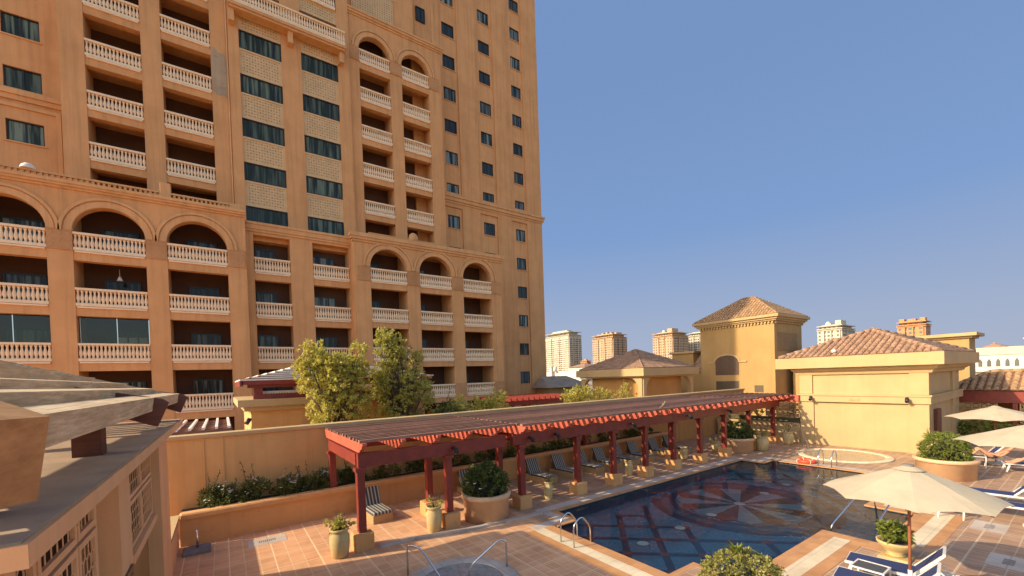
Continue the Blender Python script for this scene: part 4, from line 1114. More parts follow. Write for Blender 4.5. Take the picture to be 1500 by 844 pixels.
# ================================================================== far skyline
def far_tower(label, x, y0, y1, h, mat, base=-1.7, depth=None, steps=(), dark=.0, cell=(3.4, 3.6), crown=None):
    t = thing('distant_tower', label, 'tower block', (x, (y0 + y1) / 2, 0), 'distant tower blocks on the skyline')
    d_ = depth or (y1 - y0) * .9
    m = MB(); m.box(x, x + d_, y0, y1, base, h * .89)
    ins = (y1 - y0) * .06
    m.box(x + ins, x + d_ - ins, y0 + ins, y1 - ins, h * .89, h * .95); m.box(x + ins * 2.2, x + d_ - ins * 2.2, y0 + ins * 2.2, y1 - ins * 2.2, h * .95, h * .985)
    for q0, q1 in ((0, .3), (.38, .62), (.7, 1)):                      # projecting bays
        m.box(x - 1.2, x, y0 + (y1 - y0) * q0, y0 + (y1 - y0) * q1, base, h * .87)
        m.box(x + d_ * q0, x + d_ * q1, y0 - 1.2, y0, base, h * .87)
    for q in (crown or ()): m.box(x + d_ * .3, x + d_ * .7, y0 + (y1 - y0) * q[0], y0 + (y1 - y0) * q[1], h * .94, h * q[2])
    m.build('wall', mat, t)
    c = MB()
    for z in (.28, .86, .89, .95): c.box(x - 1.8, x + d_ + .5, y0 - 1.8, y1 + .5, h * z, h * z + .7)
    c.build('cornice', mat, t)
    wn_ = MB(); fl = cell[1]; z = base + 4
    nW = int((y1 - y0) / cell[0]); nD = int(d_ / cell[0])
    while z < h * .83:
        for i in range(nW):
            u = (i + .5) / nW; s = y0 + (y1 - y0) * u; pr = 1.26 if (u < .3 or .38 < u < .62 or u > .7) else .06
            w_ = cell[0] * random.choice((.26, .3, .36)); wn_.box(x - pr, x - pr + .1, s - w_, s + w_, z, z + fl * .55)
        for i in range(nD):
            u = (i + .5) / nD; s = x + d_ * u; pr = 1.26 if (u < .3 or .38 < u < .62 or u > .7) else .06
            w_ = cell[0] * random.choice((.3, .36, .42)); wn_.box(s - w_, s + w_, y0 - pr, y0 - pr + .1, z, z + fl * .6)
        z += fl
    for i in range(nW):
        s = y0 + (y1 - y0) * (i + .5) / nW; wn_.box(x + ins - .1, x + ins, s - .9, s + .9, h * .90, h * .935) if ins * 1.5 < s - y0 < y1 - y0 - ins * 1.5 else None
    wo = wn_.build('windows', 'tower_win', t); wo['kind'] = 'stuff'
    return t
far_tower('pale cream tower block with a dark band, nearest the ochre tower on the skyline', 500, 540, 606, 85, 'tower_w', -1.7, 29, crown=((.2, .8, 1.01),))
far_tower('peach tower block with a crenellated crown, between the pale tower and the kiosk roof', 500, 441, 483, 70, 'tower_p', -1.7, 32, crown=((.02, .12, 1.0), (.26, .34, 1.02), (.46, .54, 1.03), (.66, .74, 1.02), (.88, .98, 1.0)))
t3 = far_tower('pinkish tower block with a white dome and a lift hut, left of the square tower', 500, 337, 367, 61, 'tower_p', -1.7, 36, crown=((.25, .5, 1.07), (.6, .7, 1.02)))
far_tower('pale yellow tower block just showing at the left edge of the square tower', 560, 322, 351, 62, 'tower_w', -1.7, 40, crown=((.3, .6, 1.02),))
t5 = far_tower('pale yellow tower block with a small dome, seen over the pool house roof', 500, 151, 170, 47.5, 'tower_w', -1.7, 36, crown=((.15, .4, 1.08), (.6, .75, 1.03)))
far_tower('bright orange tower block with stepped corner parapets, right of the pool house roof ridge', 500, 92, 109, 43.5, 'tower_o', -1.7, 17, crown=((.0, .2, 1.04), (.36, .66, 1.03), (.8, 1., 1.04)))
far_tower('short yellow tower block between the pale tower and the kiosk roof', 500, 498, 511, 29.5, 'tower_o', -1.7, 8, crown=((.3, .7, 1.06),))
for t, c in ((t3, (512, 358, 59)), (t5, (512, 165, 46))):
    m = MB(); m.lathe([(2.6, 0), (2.6, 1.5), (2.1, 3.4), (1.2, 4.6), (0, 5.2)], c, 14); m.build('dome', 'white', t)
LV = thing('low_villa_row', 'low pale houses with a small domed turret below the cream tower block', 'building', (300, 340, 0))
m = MB(); m.box(300, 330, 326, 372, -1.7, 9.5); m.box(300, 320, 300, 326, -1.7, 13); m.box(296, 300, 349, 352, -1.7, 14); m.lathe([(2.2, 0), (2.2, 3), (1.9, 4.4), (1, 5.6), (0, 6.2)], (298, 345, 9.5), 12); m.build('wall', 'white', LV)
m = MB(); m.face([(298, 300, 13), (322, 300, 13), (310, 312, 17)]); m.face([(298, 300, 13), (310, 312, 17), (298, 326, 13)]); m.face([(322, 300, 13), (322, 326, 13), (310, 312, 17)]); m.build('roof', 'terra', LV)
WH = thing('white_arcade', 'long white building with pointed arch windows and a red roof dome at the right edge', 'building', (250, 22, 0))
m = MB(); m.box(250, 270, -10, 31.5, -1.7, 7.2); m.build('wall', 'white', WH)
m = MB(); m.box(249.6, 270, -10.3, 31.8, 7.2, 7.6); m.box(251, 268, -10, 31, 7.6, 10.2); m.box(252, 264, -12, 18.6, 10.2, 12.8); m.box(251.6, 264.4, 16.6, 19, 12.8, 13.3); m.build('upper_storey', 'tower_w', WH)
m = MB(); m.lathe([(4.0, 0), (2.6, .8), (.5, 1.5), (.2, 2.3), (0, 2.4)], (255, 26.5, 10.2), 12); m.build('roof_dome', 'terra', WH)
for i in range(9):
    y = 29.8 - i * 2.35; f = MB(); f.extr([(y - .55, 2.6), (y + .55, 2.6), (y + .55, 4.6), (y + .3, 5.2), (y, 5.7), (y - .3, 5.2), (y - .55, 4.6)], 0, 249.9, 250.02); f.build('window', 'tower_win', WH)
m = MB(); m.box(248, 250, -10, 31.5, .6, 1.2); m.build('string_course', 'tower_w', WH)

# ================================================================== furniture round the pool
# striped daybeds
LP = thing('daybed', 'nearest striped daybed, alone under the near end of the red pergola, half in sun', 'sunbed', (0, 0, 0), 'striped daybeds against the planter wall')
m = MB(); m.bbox(-.34, .34, 0, 1.5, 0, .27, .02); m.build('base', 'wicker', LP)
m = MB(); m.bbox(-.33, .33, .01, 1.0, .272, .36, .03); m.build('seat_cushion', 'lounge', LP)
m = MB(); p = [(1.0, .28), (1.30, .93), (1.38, .90), (1.10, .28)]; m.extr(p, 0, -.33, .33); m.build('back_cushion', 'lounge', LP)
m = MB(); m.beam((0, 1.36, .80), (0, 1.47, .26), .5, .03); m.build('back_support', 'wicker', LP)
ORD = ['second', 'third', 'fourth', 'fifth', 'sixth', 'seventh', 'eighth', 'ninth', 'tenth']
LP.location = (4.18, 13.62, 0); LP.rotation_euler[2] = R(3)
for k, (x, y, r_) in enumerate(((8.0, 13.7, 0), (11.45, 13.66, 6), (12.95, 13.66, 6), (14.35, 13.62, 5), (15.6, 13.62, 4), (16.9, 13.62, 4), (18.15, 13.6, 3), (19.9, 13.6, 2), (21.3, 13.6, 2))):
    dup(LP, (x, y, 0), R(r_), '%s striped daybed from the near end of the row under the red pergola' % ORD[k])
SP = thing('side_table', 'low tan side table beside the nearest striped daybed', 'table', (4.95, 14.55, 0), 'low tables between the daybeds')
m = MB(); m.bbox(-.27, .27, -.24, .24, 0, .24, .02); m.build('base', 'wicker', SP)
m = MB(); m.bbox(-.29, .29, -.26, .26, .24, .285, .015); m.build('table_top', 'potcream', SP)
for k, (x, y) in enumerate(((10.6, 14.4), (13.65, 14.4), (16.25, 14.4))):
    dup(SP, (x, y, 0), 0, 'low tan side table %s' % ('left of the third striped daybed', 'between the fourth and fifth striped daybeds', 'between the sixth and seventh striped daybeds')[k])

# leaves ---------------------------------------------------------------------------
def leaf(mb, p, d, n, L, W):
    d = d.normalized(); s_ = d.cross(n)
    if s_.length < 1e-3: s_ = d.cross(Vector((1, 0, .3)))
    s_.normalize(); nn = s_.cross(d)
    a, b = p + d * L * .45 + s_ * W + nn * L * .06, p + d * L * .45 - s_ * W + nn * L * .06
    mb.face([p, a, p + d * L, b])
def rvec(): 
    while 1:
        v = Vector((random.uniform(-1, 1), random.uniform(-1, 1), random.uniform(-1, 1)))
        if .05 < v.length < 1: return v.normalized()
def foliage(blobs, n, L, W, shell=.55, up=.35):
    """leaf-sized faces in clumps: every blob is (centre, radii, weight)"""
    mb = MB(); tw = sum(b[2] for b in blobs)
    for c, r, wt_ in blobs:
        c = Vector(c); k = int(n * wt_ / tw); tufts = max(3, k // 9)
        for t in range(tufts):
            v = rvec(); rad = shell + (1 - shell) * random.random() ** .6
            q = c + Vector((v.x * r[0], v.y * r[1], v.z * r[2])) * rad * random.uniform(.86, 1.08)
            ax = (v + Vector((0, 0, up)) + rvec() * .5).normalized()
            for i in range(k // tufts):
                d = (ax + rvec() * .95).normalized(); l = L * random.uniform(.5, 1.4)
                leaf(mb, q + rvec() * L * .45, d, rvec() + Vector((0, 0, .8)), l, W * random.uniform(.8, 1.2))
    return mb
def clump(c, R_, n, sp, z=(.6, 1.2)):
    out = []
    for i in range(n):
        v = rvec(); r = R_ * random.uniform(*z)
        out.append((Vector(c) + Vector((v.x * sp[0], v.y * sp[1], v.z * sp[2])), (r, r, r * .9), r * r))
    return out
def flowers(mb, pts, r=.05):
    for p in pts:
        for k in range(5):
            a = 2 * PI * k / 5 + random.random(); d = Vector((math.cos(a), math.sin(a), .5))
            leaf(mb, Vector(p), d, Vector((0, 0, 1)), r, r * .45)

# pots ------------------------------------------------------------------------------
def pot(loc, label, r=.2, h=.72, plant=0, square=False, group='cream pots beside the pergola posts'):
    t = thing('plant_pot', label, 'pot', (loc[0], loc[1], 0), group)
    m = MB(); n = 8 if square else 24
    m.lathe([(r * .72, 0), (r * .9, h * .05), (r * 1.02, h * .45), (r * 1.05, h * .72), (r * .86, h * .84), (r * .84, h * .88), (r * 1.0, h * .93), (r * 1.0, h), (r * .84, h), (r * .8, h * .9)], (loc[0], loc[1], 0), n, not square, PI / 8)
    m.build('jar', 'potcream', t)
    m = MB(); m.disc(r * .82, h * .9, (loc[0], loc[1], 0), 16); m.build('soil', 'soil', t)
    if plant:
        f = foliage([((loc[0], loc[1], h + r * .5), (r * 1.25, r * 1.25, r * .8), 1)], plant, .13, .03, .2)
        f.build('foliage', 'tree_leaf2', t)
        s = MB()
        for k in range(6): v = rvec(); s.tube([(loc[0], loc[1], h * .9), (loc[0] + v.x * r, loc[1] + v.y * r, h + r * (1.2 + abs(v.z)))], .008, 5)
        s.build('stem', 'bark', t)
    return t
pot((2.42, 11.72), 'round cream pot with a flowering plant beside the nearest pergola post', .24, .76, 260)
pot((5.16, 11.80), 'round cream pot with a few bare red stems beside the second pergola post', .23, .78, 50)
pot((9.92, 12.1), 'slim angular cream pot between the third and fourth pergola posts', .17, .66, 24, True)
pot((15.0, 12.5), 'slim angular cream pot beside the sixth pergola post', .18, .62, 0, True)
pot((19.9, 12.9), 'slim cream pot beside the eighth pergola post', .2, .62, 0, True)
pot((22.7, 12.75), 'small cream pot between the last long-roof post and the far round planter', .22, .6, 30)
pot((25.0, 11.3), 'broad tan pot right of the far round planter', .32, .82, 60)
pot((27.95, 11.15), 'cream pot standing in front of the striped bed wall', .28, .8, 40)
pot((28.3, 5.0), 'yellow jar with a small plant at the corner of the pool house', .26, .95, 60)

def round_planter(loc, r, h, label, dome, dh, leafm, n, L, cat='planter', dlabel='', flower=0, mat='terpot'):
    t = thing('round_planter', label, cat, (loc[0], loc[1], 0))
    m = MB(); m.lathe([(r * .92, 0), (r * .93, h * .8), (r * 1.0, h * .82), (r * 1.03, h * .88), (r * 1.02, h * .97), (r * .97, h), (r * .86, h), (r * .84, h * .9)], (loc[0], loc[1], .001), 48); m.build('tub', mat, t)
    m = MB(); m.disc(r * .86, h * .91, (loc[0], loc[1], 0), 24); m.build('soil', 'soil', t)
    return t
def dome_shrub(loc, z, r, dh, label, leafm, n, L, W, flower=0, rough=.12, group=None):
    t = thing('shrub', label, 'shrub', (loc[0], loc[1], z), group)
    blobs = [((loc[0], loc[1], z + dh * .25), (r, r, dh * .75), 2.2)]
    for i in range(26 if rough >= 0 else 0):
        v = rvec(); v.z = abs(v.z)
        blobs.append(((loc[0] + v.x * r * .88, loc[1] + v.y * r * .88, z + dh * (.2 + .68 * v.z)), (r * .22 * (1 + rough),) * 3, .1))
    f = foliage(blobs, n, L, W, .82, .3); fo = f.build('foliage', leafm, t)
    core = MB(); core.lathe([(r * .62, 0), (r * .64, dh * .25), (r * .5, dh * .48), (r * .28, dh * .62), (.0, dh * .68)], (loc[0], loc[1], z - .02), 14); core.build('shade_core', 'core_shade', t)  # solid dark core; the shade inside the shrub put into its colour
    if flower:
        fl = MB(); flowers(fl, [(loc[0] + v.x * r, loc[1] + v.y * r, z + dh * (.3 + .7 * abs(v.z))) for v in (rvec() for _ in range(flower))], .07); fl.build('blossom', 'flower', t)
    return t
round_planter((7.05, 11.85), .80, .86, 'big round terracotta planter between the second and third pergola posts', 0, 0, 0, 0, 0)
dome_shrub((7.05, 11.85), .80, .70, .95, 'bushy dark shrub in the round planter under the near half of the pergola', 'plant_leaf', 5600, .11, .026, 6, .3)
round_planter((23.9, 12.15), .88, .8, 'round planter in shade at the far end of the long pergola roof', 0, 0, 0, 0, 0)
dome_shrub((23.9, 12.15), .76, .78, .85, 'dark shrub in the shaded round planter at the far end of the pergola', 'plant_leaf', 2600, .13, .034, 4, .3)
round_planter((23.95, 3.85), .95, .78, 'sunlit round terracotta planter on the right side of the pool deck', 0, 0, 0, 0, 0)
dome_shrub((23.95, 3.85), .72, .78, 1.08, 'neatly clipped green dome shrub in the sunlit round planter', 'hedge_leaf', 13000, .06, .018, 0, -1)
round_planter((7.42, 3.72), .80, .72, 'round planter below the bottom edge, under the variegated shrub', 0, 0, 0, 0, 0)
dome_shrub((7.42, 3.72), .66, .70, .72, 'variegated yellow-green dome shrub at the bottom edge in front of the pool', 'fg_leaf', 11000, .052, .016, 0, -1)
rt = thing('rosette_plant', 'spiky rosette plant growing out of the top of the variegated shrub', 'plant', (7.38, 3.82, 1.32))
m = MB()
for k in range(15):
    a = 2 * PI * k / 15 + random.uniform(-.15, .15); e_ = random.uniform(.5, 1.15); d = Vector((math.cos(a) * math.cos(e_), math.sin(a) * math.cos(e_), math.sin(e_)))
    leaf(m, Vector((7.38, 3.82, 1.33)), d, Vector((0, 0, 1)), random.uniform(.22, .32), .035)
m.build('blades', 'hedge_leaf', rt)

# bowl with plant
bwl = thing('bowl_planter', 'cream bowl planter on a square plinth beside the stepped end of the pool', 'planter', (13.02, 2.95, 0))
m = MB(); m.bbox(12.74, 13.3, 2.67, 3.23, 0, .07, .015); m.build('plinth', 'potcream', bwl)
m = MB(); m.lathe([(.17, .07), (.19, .10), (.15, .14), (.26, .24), (.35, .36), (.36, .42), (.31, .42), (.28, .36)], (13.02, 2.95, 0), 32); m.build('bowl', 'potcream', bwl)
sh = thing('shrub', 'leafy green plant with pink tips growing in the cream bowl', 'plant', (13.02, 2.95, .4))
f = foliage(clump((13.02, 2.95, .60), .17, 9, (.18, .18, .12)), 700, .12, .034, .4); f.build('foliage', 'hedge_leaf', sh)
m = MB(); m.disc(.29, .385, (13.02, 2.95, 0), 16); m.build('soil', 'soil', sh)

# ladders, rails, life ring ------------------------------------------------------------
def rail(mb, pts, r=.022):
    P = [Vector(p) for p in pts]; out = [P[0]]
    for a, b, c in zip(P, P[1:], P[2:]):
        d1, d2 = (a - b), (c - b); k = min(.16, d1.length * .45, d2.length * .45)
        p0, p1 = b + d1.normalized() * k, b + d2.normalized() * k
        for t in (0, .25, .5, .75, 1): out.append(p0 * (1 - t) ** 2 + b * 2 * t * (1 - t) + p1 * t * t)
    out.append(P[-1]); mb.tube(out, r, 8)
def ladder(name, label, a, b, dirx, diry, group):
    t = thing(name, label, 'pool ladder', ((a[0] + b[0]) / 2, (a[1] + b[1]) / 2, 0), group)
    for p in (a, b):
        m = MB(); q = (p[0] + dirx * .62, p[1] + diry * .62)
        rail(m, [(p[0], p[1], 0), (p[0], p[1], .62), (p[0] + dirx * .3, p[1] + diry * .3, .80), (q[0], q[1], .45), (q[0], q[1], -.42)]); m.build('rail', 'steel', t)
    m = MB()
    for z in (-.15, -.38): m.beam((a[0] + dirx * .62, a[1] + diry * .62, z), (b[0] + dirx * .62, b[1] + diry * .62, z), .1, .03)
    m.build('step', 'steel', t)
ladder('pool_ladder', 'steel pool ladder with two curved rails on the near side of the pool', (7.55, 8.72), (7.55, 8.20), 1, 0, 'steel pool ladders')
ladder('pool_ladder', 'steel pool ladder at the far end of the pool beside the orange life ring', (23.25, 7.80), (23.25, 7.28), -1, 0, 'steel pool ladders')
def grab(label, pts, wid=None):
    t = thing('handrail', label, 'handrail', pts[0], 'steel handrails'); m = MB(); rail(m, pts); m.build('rail', 'steel', t)
    return t
grab('steel handrail left of the near spa, at the bottom edge', [(3.46, 9.55, 0), (3.46, 9.55, .74), (3.66, 9.2, .70), (3.92, 8.75, .12), (3.95, 8.7, 0)])
grab('steel handrail right of the near spa, at the bottom edge', [(5.45, 8.3, 0), (5.45, 8.3, .70), (5.3, 8.35, .76), (4.62, 8.5, .3), (4.5, 8.52, .02)])
grab('long steel handrail sloping into the stepped end of the pool', [(13.9, 4.52, 0), (13.95, 4.5, .18), (15.6, 4.35, .78), (16.05, 4.1, .62), (16.1, 4.05, -.1)])
grab('steel handrail on the far side of the steps, under the big parasol', [(17.5, 3.7, 0), (17.5, 3.7, .75), (16.6, 3.75, .62), (15.4, 3.85, .1), (15.3, 3.86, -.1)])
grab('low steel handrail against the pool house wall beside the far spa', [(28.7, 10.95, 0), (28.7, 10.95, .75), (28.2, 10.5, .75), (27.6, 10.0, .1), (27.5, 9.95, 0)])
lr = thing('life_ring', 'orange life ring lying on the coping at the far end of the pool', 'life ring', (23.1, 8.5, .02))
m = MB(); m.tube([(23.1 + .33 * math.cos(2 * PI * k / 32), 8.45 + .33 * math.sin(2 * PI * k / 32), .085) for k in range(33)], .085, 12, False); m.build('ring', 'lifered', lr)
m = MB()
for k in range(4): a = PI / 4 + PI / 2 * k; m.tube([(23.1 + (.33 + .09 * math.cos(b)) * math.cos(a), 8.45 + (.33 + .09 * math.cos(b)) * math.sin(a), .085 + .09 * math.sin(b)) for b in [2 * PI * q / 12 for q in range(13)]], .014, 6, False)
m.build('rope_band', 'whiteslat', lr)
# parasol foot without a parasol, left corner
pf_ = thing('parasol_stand', 'empty concrete parasol stand with a short steel tube in the corner by the low wall', 'parasol stand', (-.72, 14.7, 0))
m = MB(); m.bbox(-1.05, -.42, 14.42, 14.98, 0, .12, .03); m.build('slab', 'grey', pf_)
m = MB(); m.tube([(-.72, 14.7, .12), (-.72, 14.7, .62)], .03, 10); m.build('tube', 'steel', pf_)
# floor vents
for k, (x, y, lb) in enumerate(((.95, 14.35, 'pale paving square with a floor grate near the low wall'), (17.4, 1.95, 'pale paving square with a floor grate, farther one right of the big parasol'), (14.6, 1.35, 'pale paving square with a floor grate in the shadow of the big parasol'))):
    t = thing('floor_grate', lb, 'floor grate', (x, y, 0), 'floor grates'); m = MB(); m.box(x - .5, x + .5, y - .33, y + .33, -.02, .005); m.build('pale_slab', 'cope_g', t)
    m = MB()
    for i in range(9): m.box(x - .22 + i * .05, x - .195 + i * .05, y - .09, y + .09, .0, .010)
    m.build('grate', 'grey', t)

# parasols ------------------------------------------------------------------------------
def parasol(loc, zt, r, label, rot=0., foot=True, drop=.55):
    t = thing('parasol', label, 'parasol', (loc[0], loc[1], 0), 'cream parasols'); x, y = loc
    m = MB(); m.tube([(x, y, .1), (x, y, zt + .02)], .026, 12); m.build('pole', 'pole', t)
    m = MB(); m.tube([(x, y, .1), (x, y, .55)], .036, 12); m.lathe([(.3, 0), (.3, .07), (.06, .12)], (x, y, .002), 24); m.build('foot', 'whitemetal', t)
    m = MB(); N = 8; S_ = 5; sub = 4
    pts = []
    for s in range(S_ + 1):
        u = s / S_; row = []
        for k in range(N * sub):
            a = rot + 2 * PI * k / (N * sub); w_ = (k % sub) / sub
            sag = math.sin(PI * w_)                                     # cloth pulled in between the ribs
            rr_ = .10 + (r - .10) * u; rr_ *= 1 - .085 * sag * u
            z = zt - .03 - drop * (u ** 1.12) - .035 * sag * math.sin(PI * u) + .05 * sag * u
            row.append((x + rr_ * math.cos(a), y + rr_ * math.sin(a), z))
        pts.append(row)
    for s in range(S_):
        for k in range(N * sub): m.face([pts[s][k], pts[s + 1][k], pts[s + 1][(k + 1) % (N * sub)], pts[s][(k + 1) % (N * sub)]], False)
    m.build('canopy', 'canvas', t)
    m = MB(); n = 24
    a_, b_ = [], []
    for k in range(n):
        a = 2 * PI * k / n; a_.append((x + .07 * math.cos(a), y + .07 * math.sin(a), zt + .012)); b_.append((x + .24 * math.cos(a), y + .24 * math.sin(a), zt - .058))
    for k in range(n): m.face([a_[k], b_[k], b_[(k + 1) % n], a_[(k + 1) % n]])
    m.face(a_); m.build('vent_cap', 'canvas', t)
    m = MB(); m.lathe([(.085, 0), (.088, .01), (.075, .024), (0, .027)], (x, y, zt + .013), 16); m.build('finial', 'grey', t)
    for k in range(N):
        a = rot + 2 * PI * k / N; m = MB(); m.beam((x + .06 * math.cos(a), y + .06 * math.sin(a), zt - .06), (x + (r - .02) * math.cos(a), y + (r - .02) * math.sin(a), zt - .05 - drop), .018, .022)
        m.beam((x, y, zt - drop - .25), (x + r * .5 * math.cos(a), y + r * .5 * math.sin(a), zt - .06 - drop * .46), .014, .016); m.build('rib', 'pole', t)
    return t
parasol((11.0, 2.28), 2.60, 1.36, 'big cream parasol on a wooden pole in the right foreground', R(16), True, .52)
parasol((18.1, 1.12), 2.90, 1.62, 'cream parasol cut by the right edge, the nearer of the two beyond the round planter', R(10))
parasol((28.3, 2.95), 2.60, 1.62, 'cream parasol under the dark red beam of the tiled gallery at the right', R(12), True, .5)

# blue sun loungers ------------------------------------------------------------------------
LG = thing('sun_lounger', 'navy sun lounger with a white frame beside the pole of the big parasol', 'sun lounger', (0, 0, 0), 'navy and white sun loungers')
m = MB()
for s in (-1, 1): m.beam((s * .30, 0, .33), (s * .30, 1.72, .33), .045, .05)
for y in (.02, .55, 1.1, 1.70): m.beam((-.28, y, .32), (.28, y, .32), .04, .04)
m.build('frame', 'whitemetal', LG)
for s in (-1, 1):
    for y, dy in ((.12, -.1), (1.42, .12)):
        m = MB(); m.beam((s * .31, y, .32), (s * .33, y + dy, 0), .045, .05); m.build('leg', 'whitemetal', LG)
m = MB(); m.box(-.275, .275, .02, 1.10, .345, .362); m.build('seat_sling', 'bluecanvas', LG)
bk = MB()
for s in (-1, 1): bk.beam((s * .29, 1.08, .36), (s * .29, 1.52, .88), .045, .045)
bk.beam((-.29, 1.52, .88), (.29, 1.52, .88), .045, .045); bo = bk.build('back_frame', 'whitemetal', LG)
m = MB(); m.extr([(1.09, .352), (1.51, .865), (1.50, .88), (1.08, .367)], 0, -.27, .27); m.build('back_sling', 'bluecanvas', bo)
m = MB(); m.beam((-.24, 1.36, .64), (-.24, 1.64, .34), .025, .025); m.beam((.24, 1.36, .64), (.24, 1.64, .34), .025, .025); m.build('prop', 'whitemetal', LG)
LG.location = (11.38, 3.40, 0); LG.rotation_euler[2] = R(180 + 8)
for x, y, r_, lb in ((10.32, 3.30, 188, 'navy sun lounger cut by the bottom edge, left of the white side table'),
    (20.45, 2.85, 186, 'navy sun lounger right of the big parasol, the farther of a pair'), (19.0, 2.35, 186, 'navy sun lounger right of the big parasol, the nearer of a pair'),
    (27.6, 4.2, 200, 'navy sun lounger with a bather behind the white cube table'), (26.9, 2.6, 196, 'navy sun lounger with a bather right of the white cube table')):
    dup(LG, (x, y, 0), R(r_), lb)
TB = thing('side_table', 'white metal side table with a dark top between the two near navy loungers', 'table', (10.86, 2.86, 0), 'white metal side tables')
m = MB()
for sx in (-1, 1):
    for sy in (-1, 1): m.beam((10.86 + sx * .22, 2.86 + sy * .26, 0), (10.86 + sx * .22, 2.86 + sy * .26, .44), .028, .028)
for sy in (-1, 1): m.box(10.62, 11.10, 2.86 + sy * .26 - .015, 2.86 + sy * .26 + .015, .43, .46)
for sx in (-1, 1): m.box(10.86 + sx * .23 - .015, 10.86 + sx * .23 + .015, 2.615, 3.105, .43, .459)
m.build('frame', 'whitemetal', TB)
m = MB(); m.box(10.66, 11.06, 2.63, 3.09, .435, .452); m.build('table_top', 'darkrubber', TB)
dup(TB, (27.2, 3.45, 0), R(10), 'white open cube table between two loungers by the right planter', sc_=(1.2, 1.2, 1.05))
dup(TB, (17.75, 2.75, 0), R(6), 'white side table mostly hidden behind the rim of the big parasol')
tw_ = thing('towel', 'crumpled white towel on the deck behind the near navy lounger', 'towel', (11.2, 1.25, 0))
m = MB(); N = 12
g_ = [[(10.95 + i * .05, 1.0 + j * .045, .03 + .05 * abs(math.sin(i * 1.3 + j * .7)) + .02 * math.cos(j * 1.9)) for j in range(N)] for i in range(N)]
for i in range(N - 1):
    for j in range(N - 1): m.face([g_[i][j], g_[i + 1][j], g_[i + 1][j + 1], g_[i][j + 1]], True)
for e in ([g_[i][0] for i in range(N)], [g_[i][N - 1] for i in range(N)], [g_[0][j] for j in range(N)], [g_[N - 1][j] for j in range(N)]):
    for a, b in zip(e, e[1:]): m.face([a, b, (b[0], b[1], .004), (a[0], a[1], .004)])
m.build('cloth', 'whiteslat', tw_)

# people -----------------------------------------------------------------------------------
def person(loc, rz, label, knees=.42, seed=0):
    """one skinned body reclining on a lounger: hips at local origin, feet towards -y"""
    t = thing('person', label, 'person', loc, None, rz)
    V, E, Rr = [], [], []
    def add(p, r, par=None):
        V.append(p); Rr.append(r)
        if par is not None: E.append((par, len(V) - 1))
        return len(V) - 1
    pel = add((0, 0, .12), .135); w1 = add((0, .16, .17), .12, pel); ch = add((0, .36, .32), .145, w1); nk = add((0, .52, .47), .055, ch)
    hd = add((0, .60, .56), .085, nk); tp = add((0, .63, .66), .075, hd)
    for s in (-1, 1):
        hp = add((s * .1, -.04, .12), .095, pel); kn = add((s * .12, -.42 + .08 * s * seed, knees + .06 * s * seed), .062, hp); ca = add((s * .12, -.55, knees * .62), .055, kn)
        an = add((s * .12, -.72, .07), .036, ca); add((s * .13, -.90, .055), .028, an)
        sh_ = add((s * .19, .40, .36), .058, ch); el = add((s * .28, .18, .18), .042, sh_); wr = add((s * .2, -.04, .25), .03, el); add((s * .12, -.12, .26), .028, wr)
    me = bpy.data.meshes.new('body'); me.from_pydata(V, E, []); me.update()
    o = bpy.data.objects.new('body', me); COL.objects.link(o); o.parent = t
    md_ = o.modifiers.new('skin', 'SKIN'); md_.use_smooth_shade = True
    for i, sv in enumerate(me.skin_vertices[0].data):
        sv.radius = (Rr[i], Rr[i]); sv.use_root = (i == 0)
    ss = o.modifiers.new('sub', 'SUBSURF'); ss.levels = 2; ss.render_levels = 2
    me.materials.append(M['skin'])
    m = MB(); m.lathe([(.0, -.105), (.07, -.09), (.1, -.02), (.095, .05), (.06, .1), (0, .115)], (0, .645, .625), 14); m.build('hair', 'hair', t, (0, 0, 0))
    m = MB(); m.lathe([(.152, -.07), (.165, 0), (.15, .08)], (0, -.01, .125), 16); m.build('swim_shorts', 'swim', t, (0, 0, 0))
    return t
person((27.35, 2.95, .36), R(200), 'person sunbathing on the lounger behind the white cube table, knees raised', .46, 0)
person((26.75, 1.65, .36), R(196), 'person lying on the lounger at the right edge, legs stretched toward the pool', .26, 1)
bd = thing('bird', 'small grey-brown bird perched on the front edge of the red pergola roof', 'bird', (16.15, 11.4, 3.02))
m = MB(); m.tube([(16.02, 11.4, 3.10), (16.08, 11.4, 3.14), (16.16, 11.4, 3.17), (16.22, 11.4, 3.22), (16.24, 11.4, 3.27)], .035, 10, True, .035); m.lathe([(.0, -.045), (.04, -.02), (.045, .01), (.025, .04), (0, .05)], (16.25, 11.4, 3.28), 10); m.lathe([(0, -.07), (.06, -.03), (.07, .02), (.045, .07), (0, .09)], (16.14, 11.4, 3.15), 12)
m.beam((16.03, 11.4, 3.10), (15.86, 11.4, 3.04), .06, .015); m.beam((16.14, 11.38, 3.1), (16.14, 11.38, 3.02), .008, .008); m.beam((16.14, 11.42, 3.1), (16.14, 11.42, 3.02), .008, .008); m.build('body', 'birdgrey', bd)
m = MB(); m.lathe([(.012, 0), (0, .035)], (0, 0, 0), 6); m.v = [(16.29 + c, 11.4 + b, 3.28 + a) for a, b, c in m.v]; m.build('beak', 'black', bd)

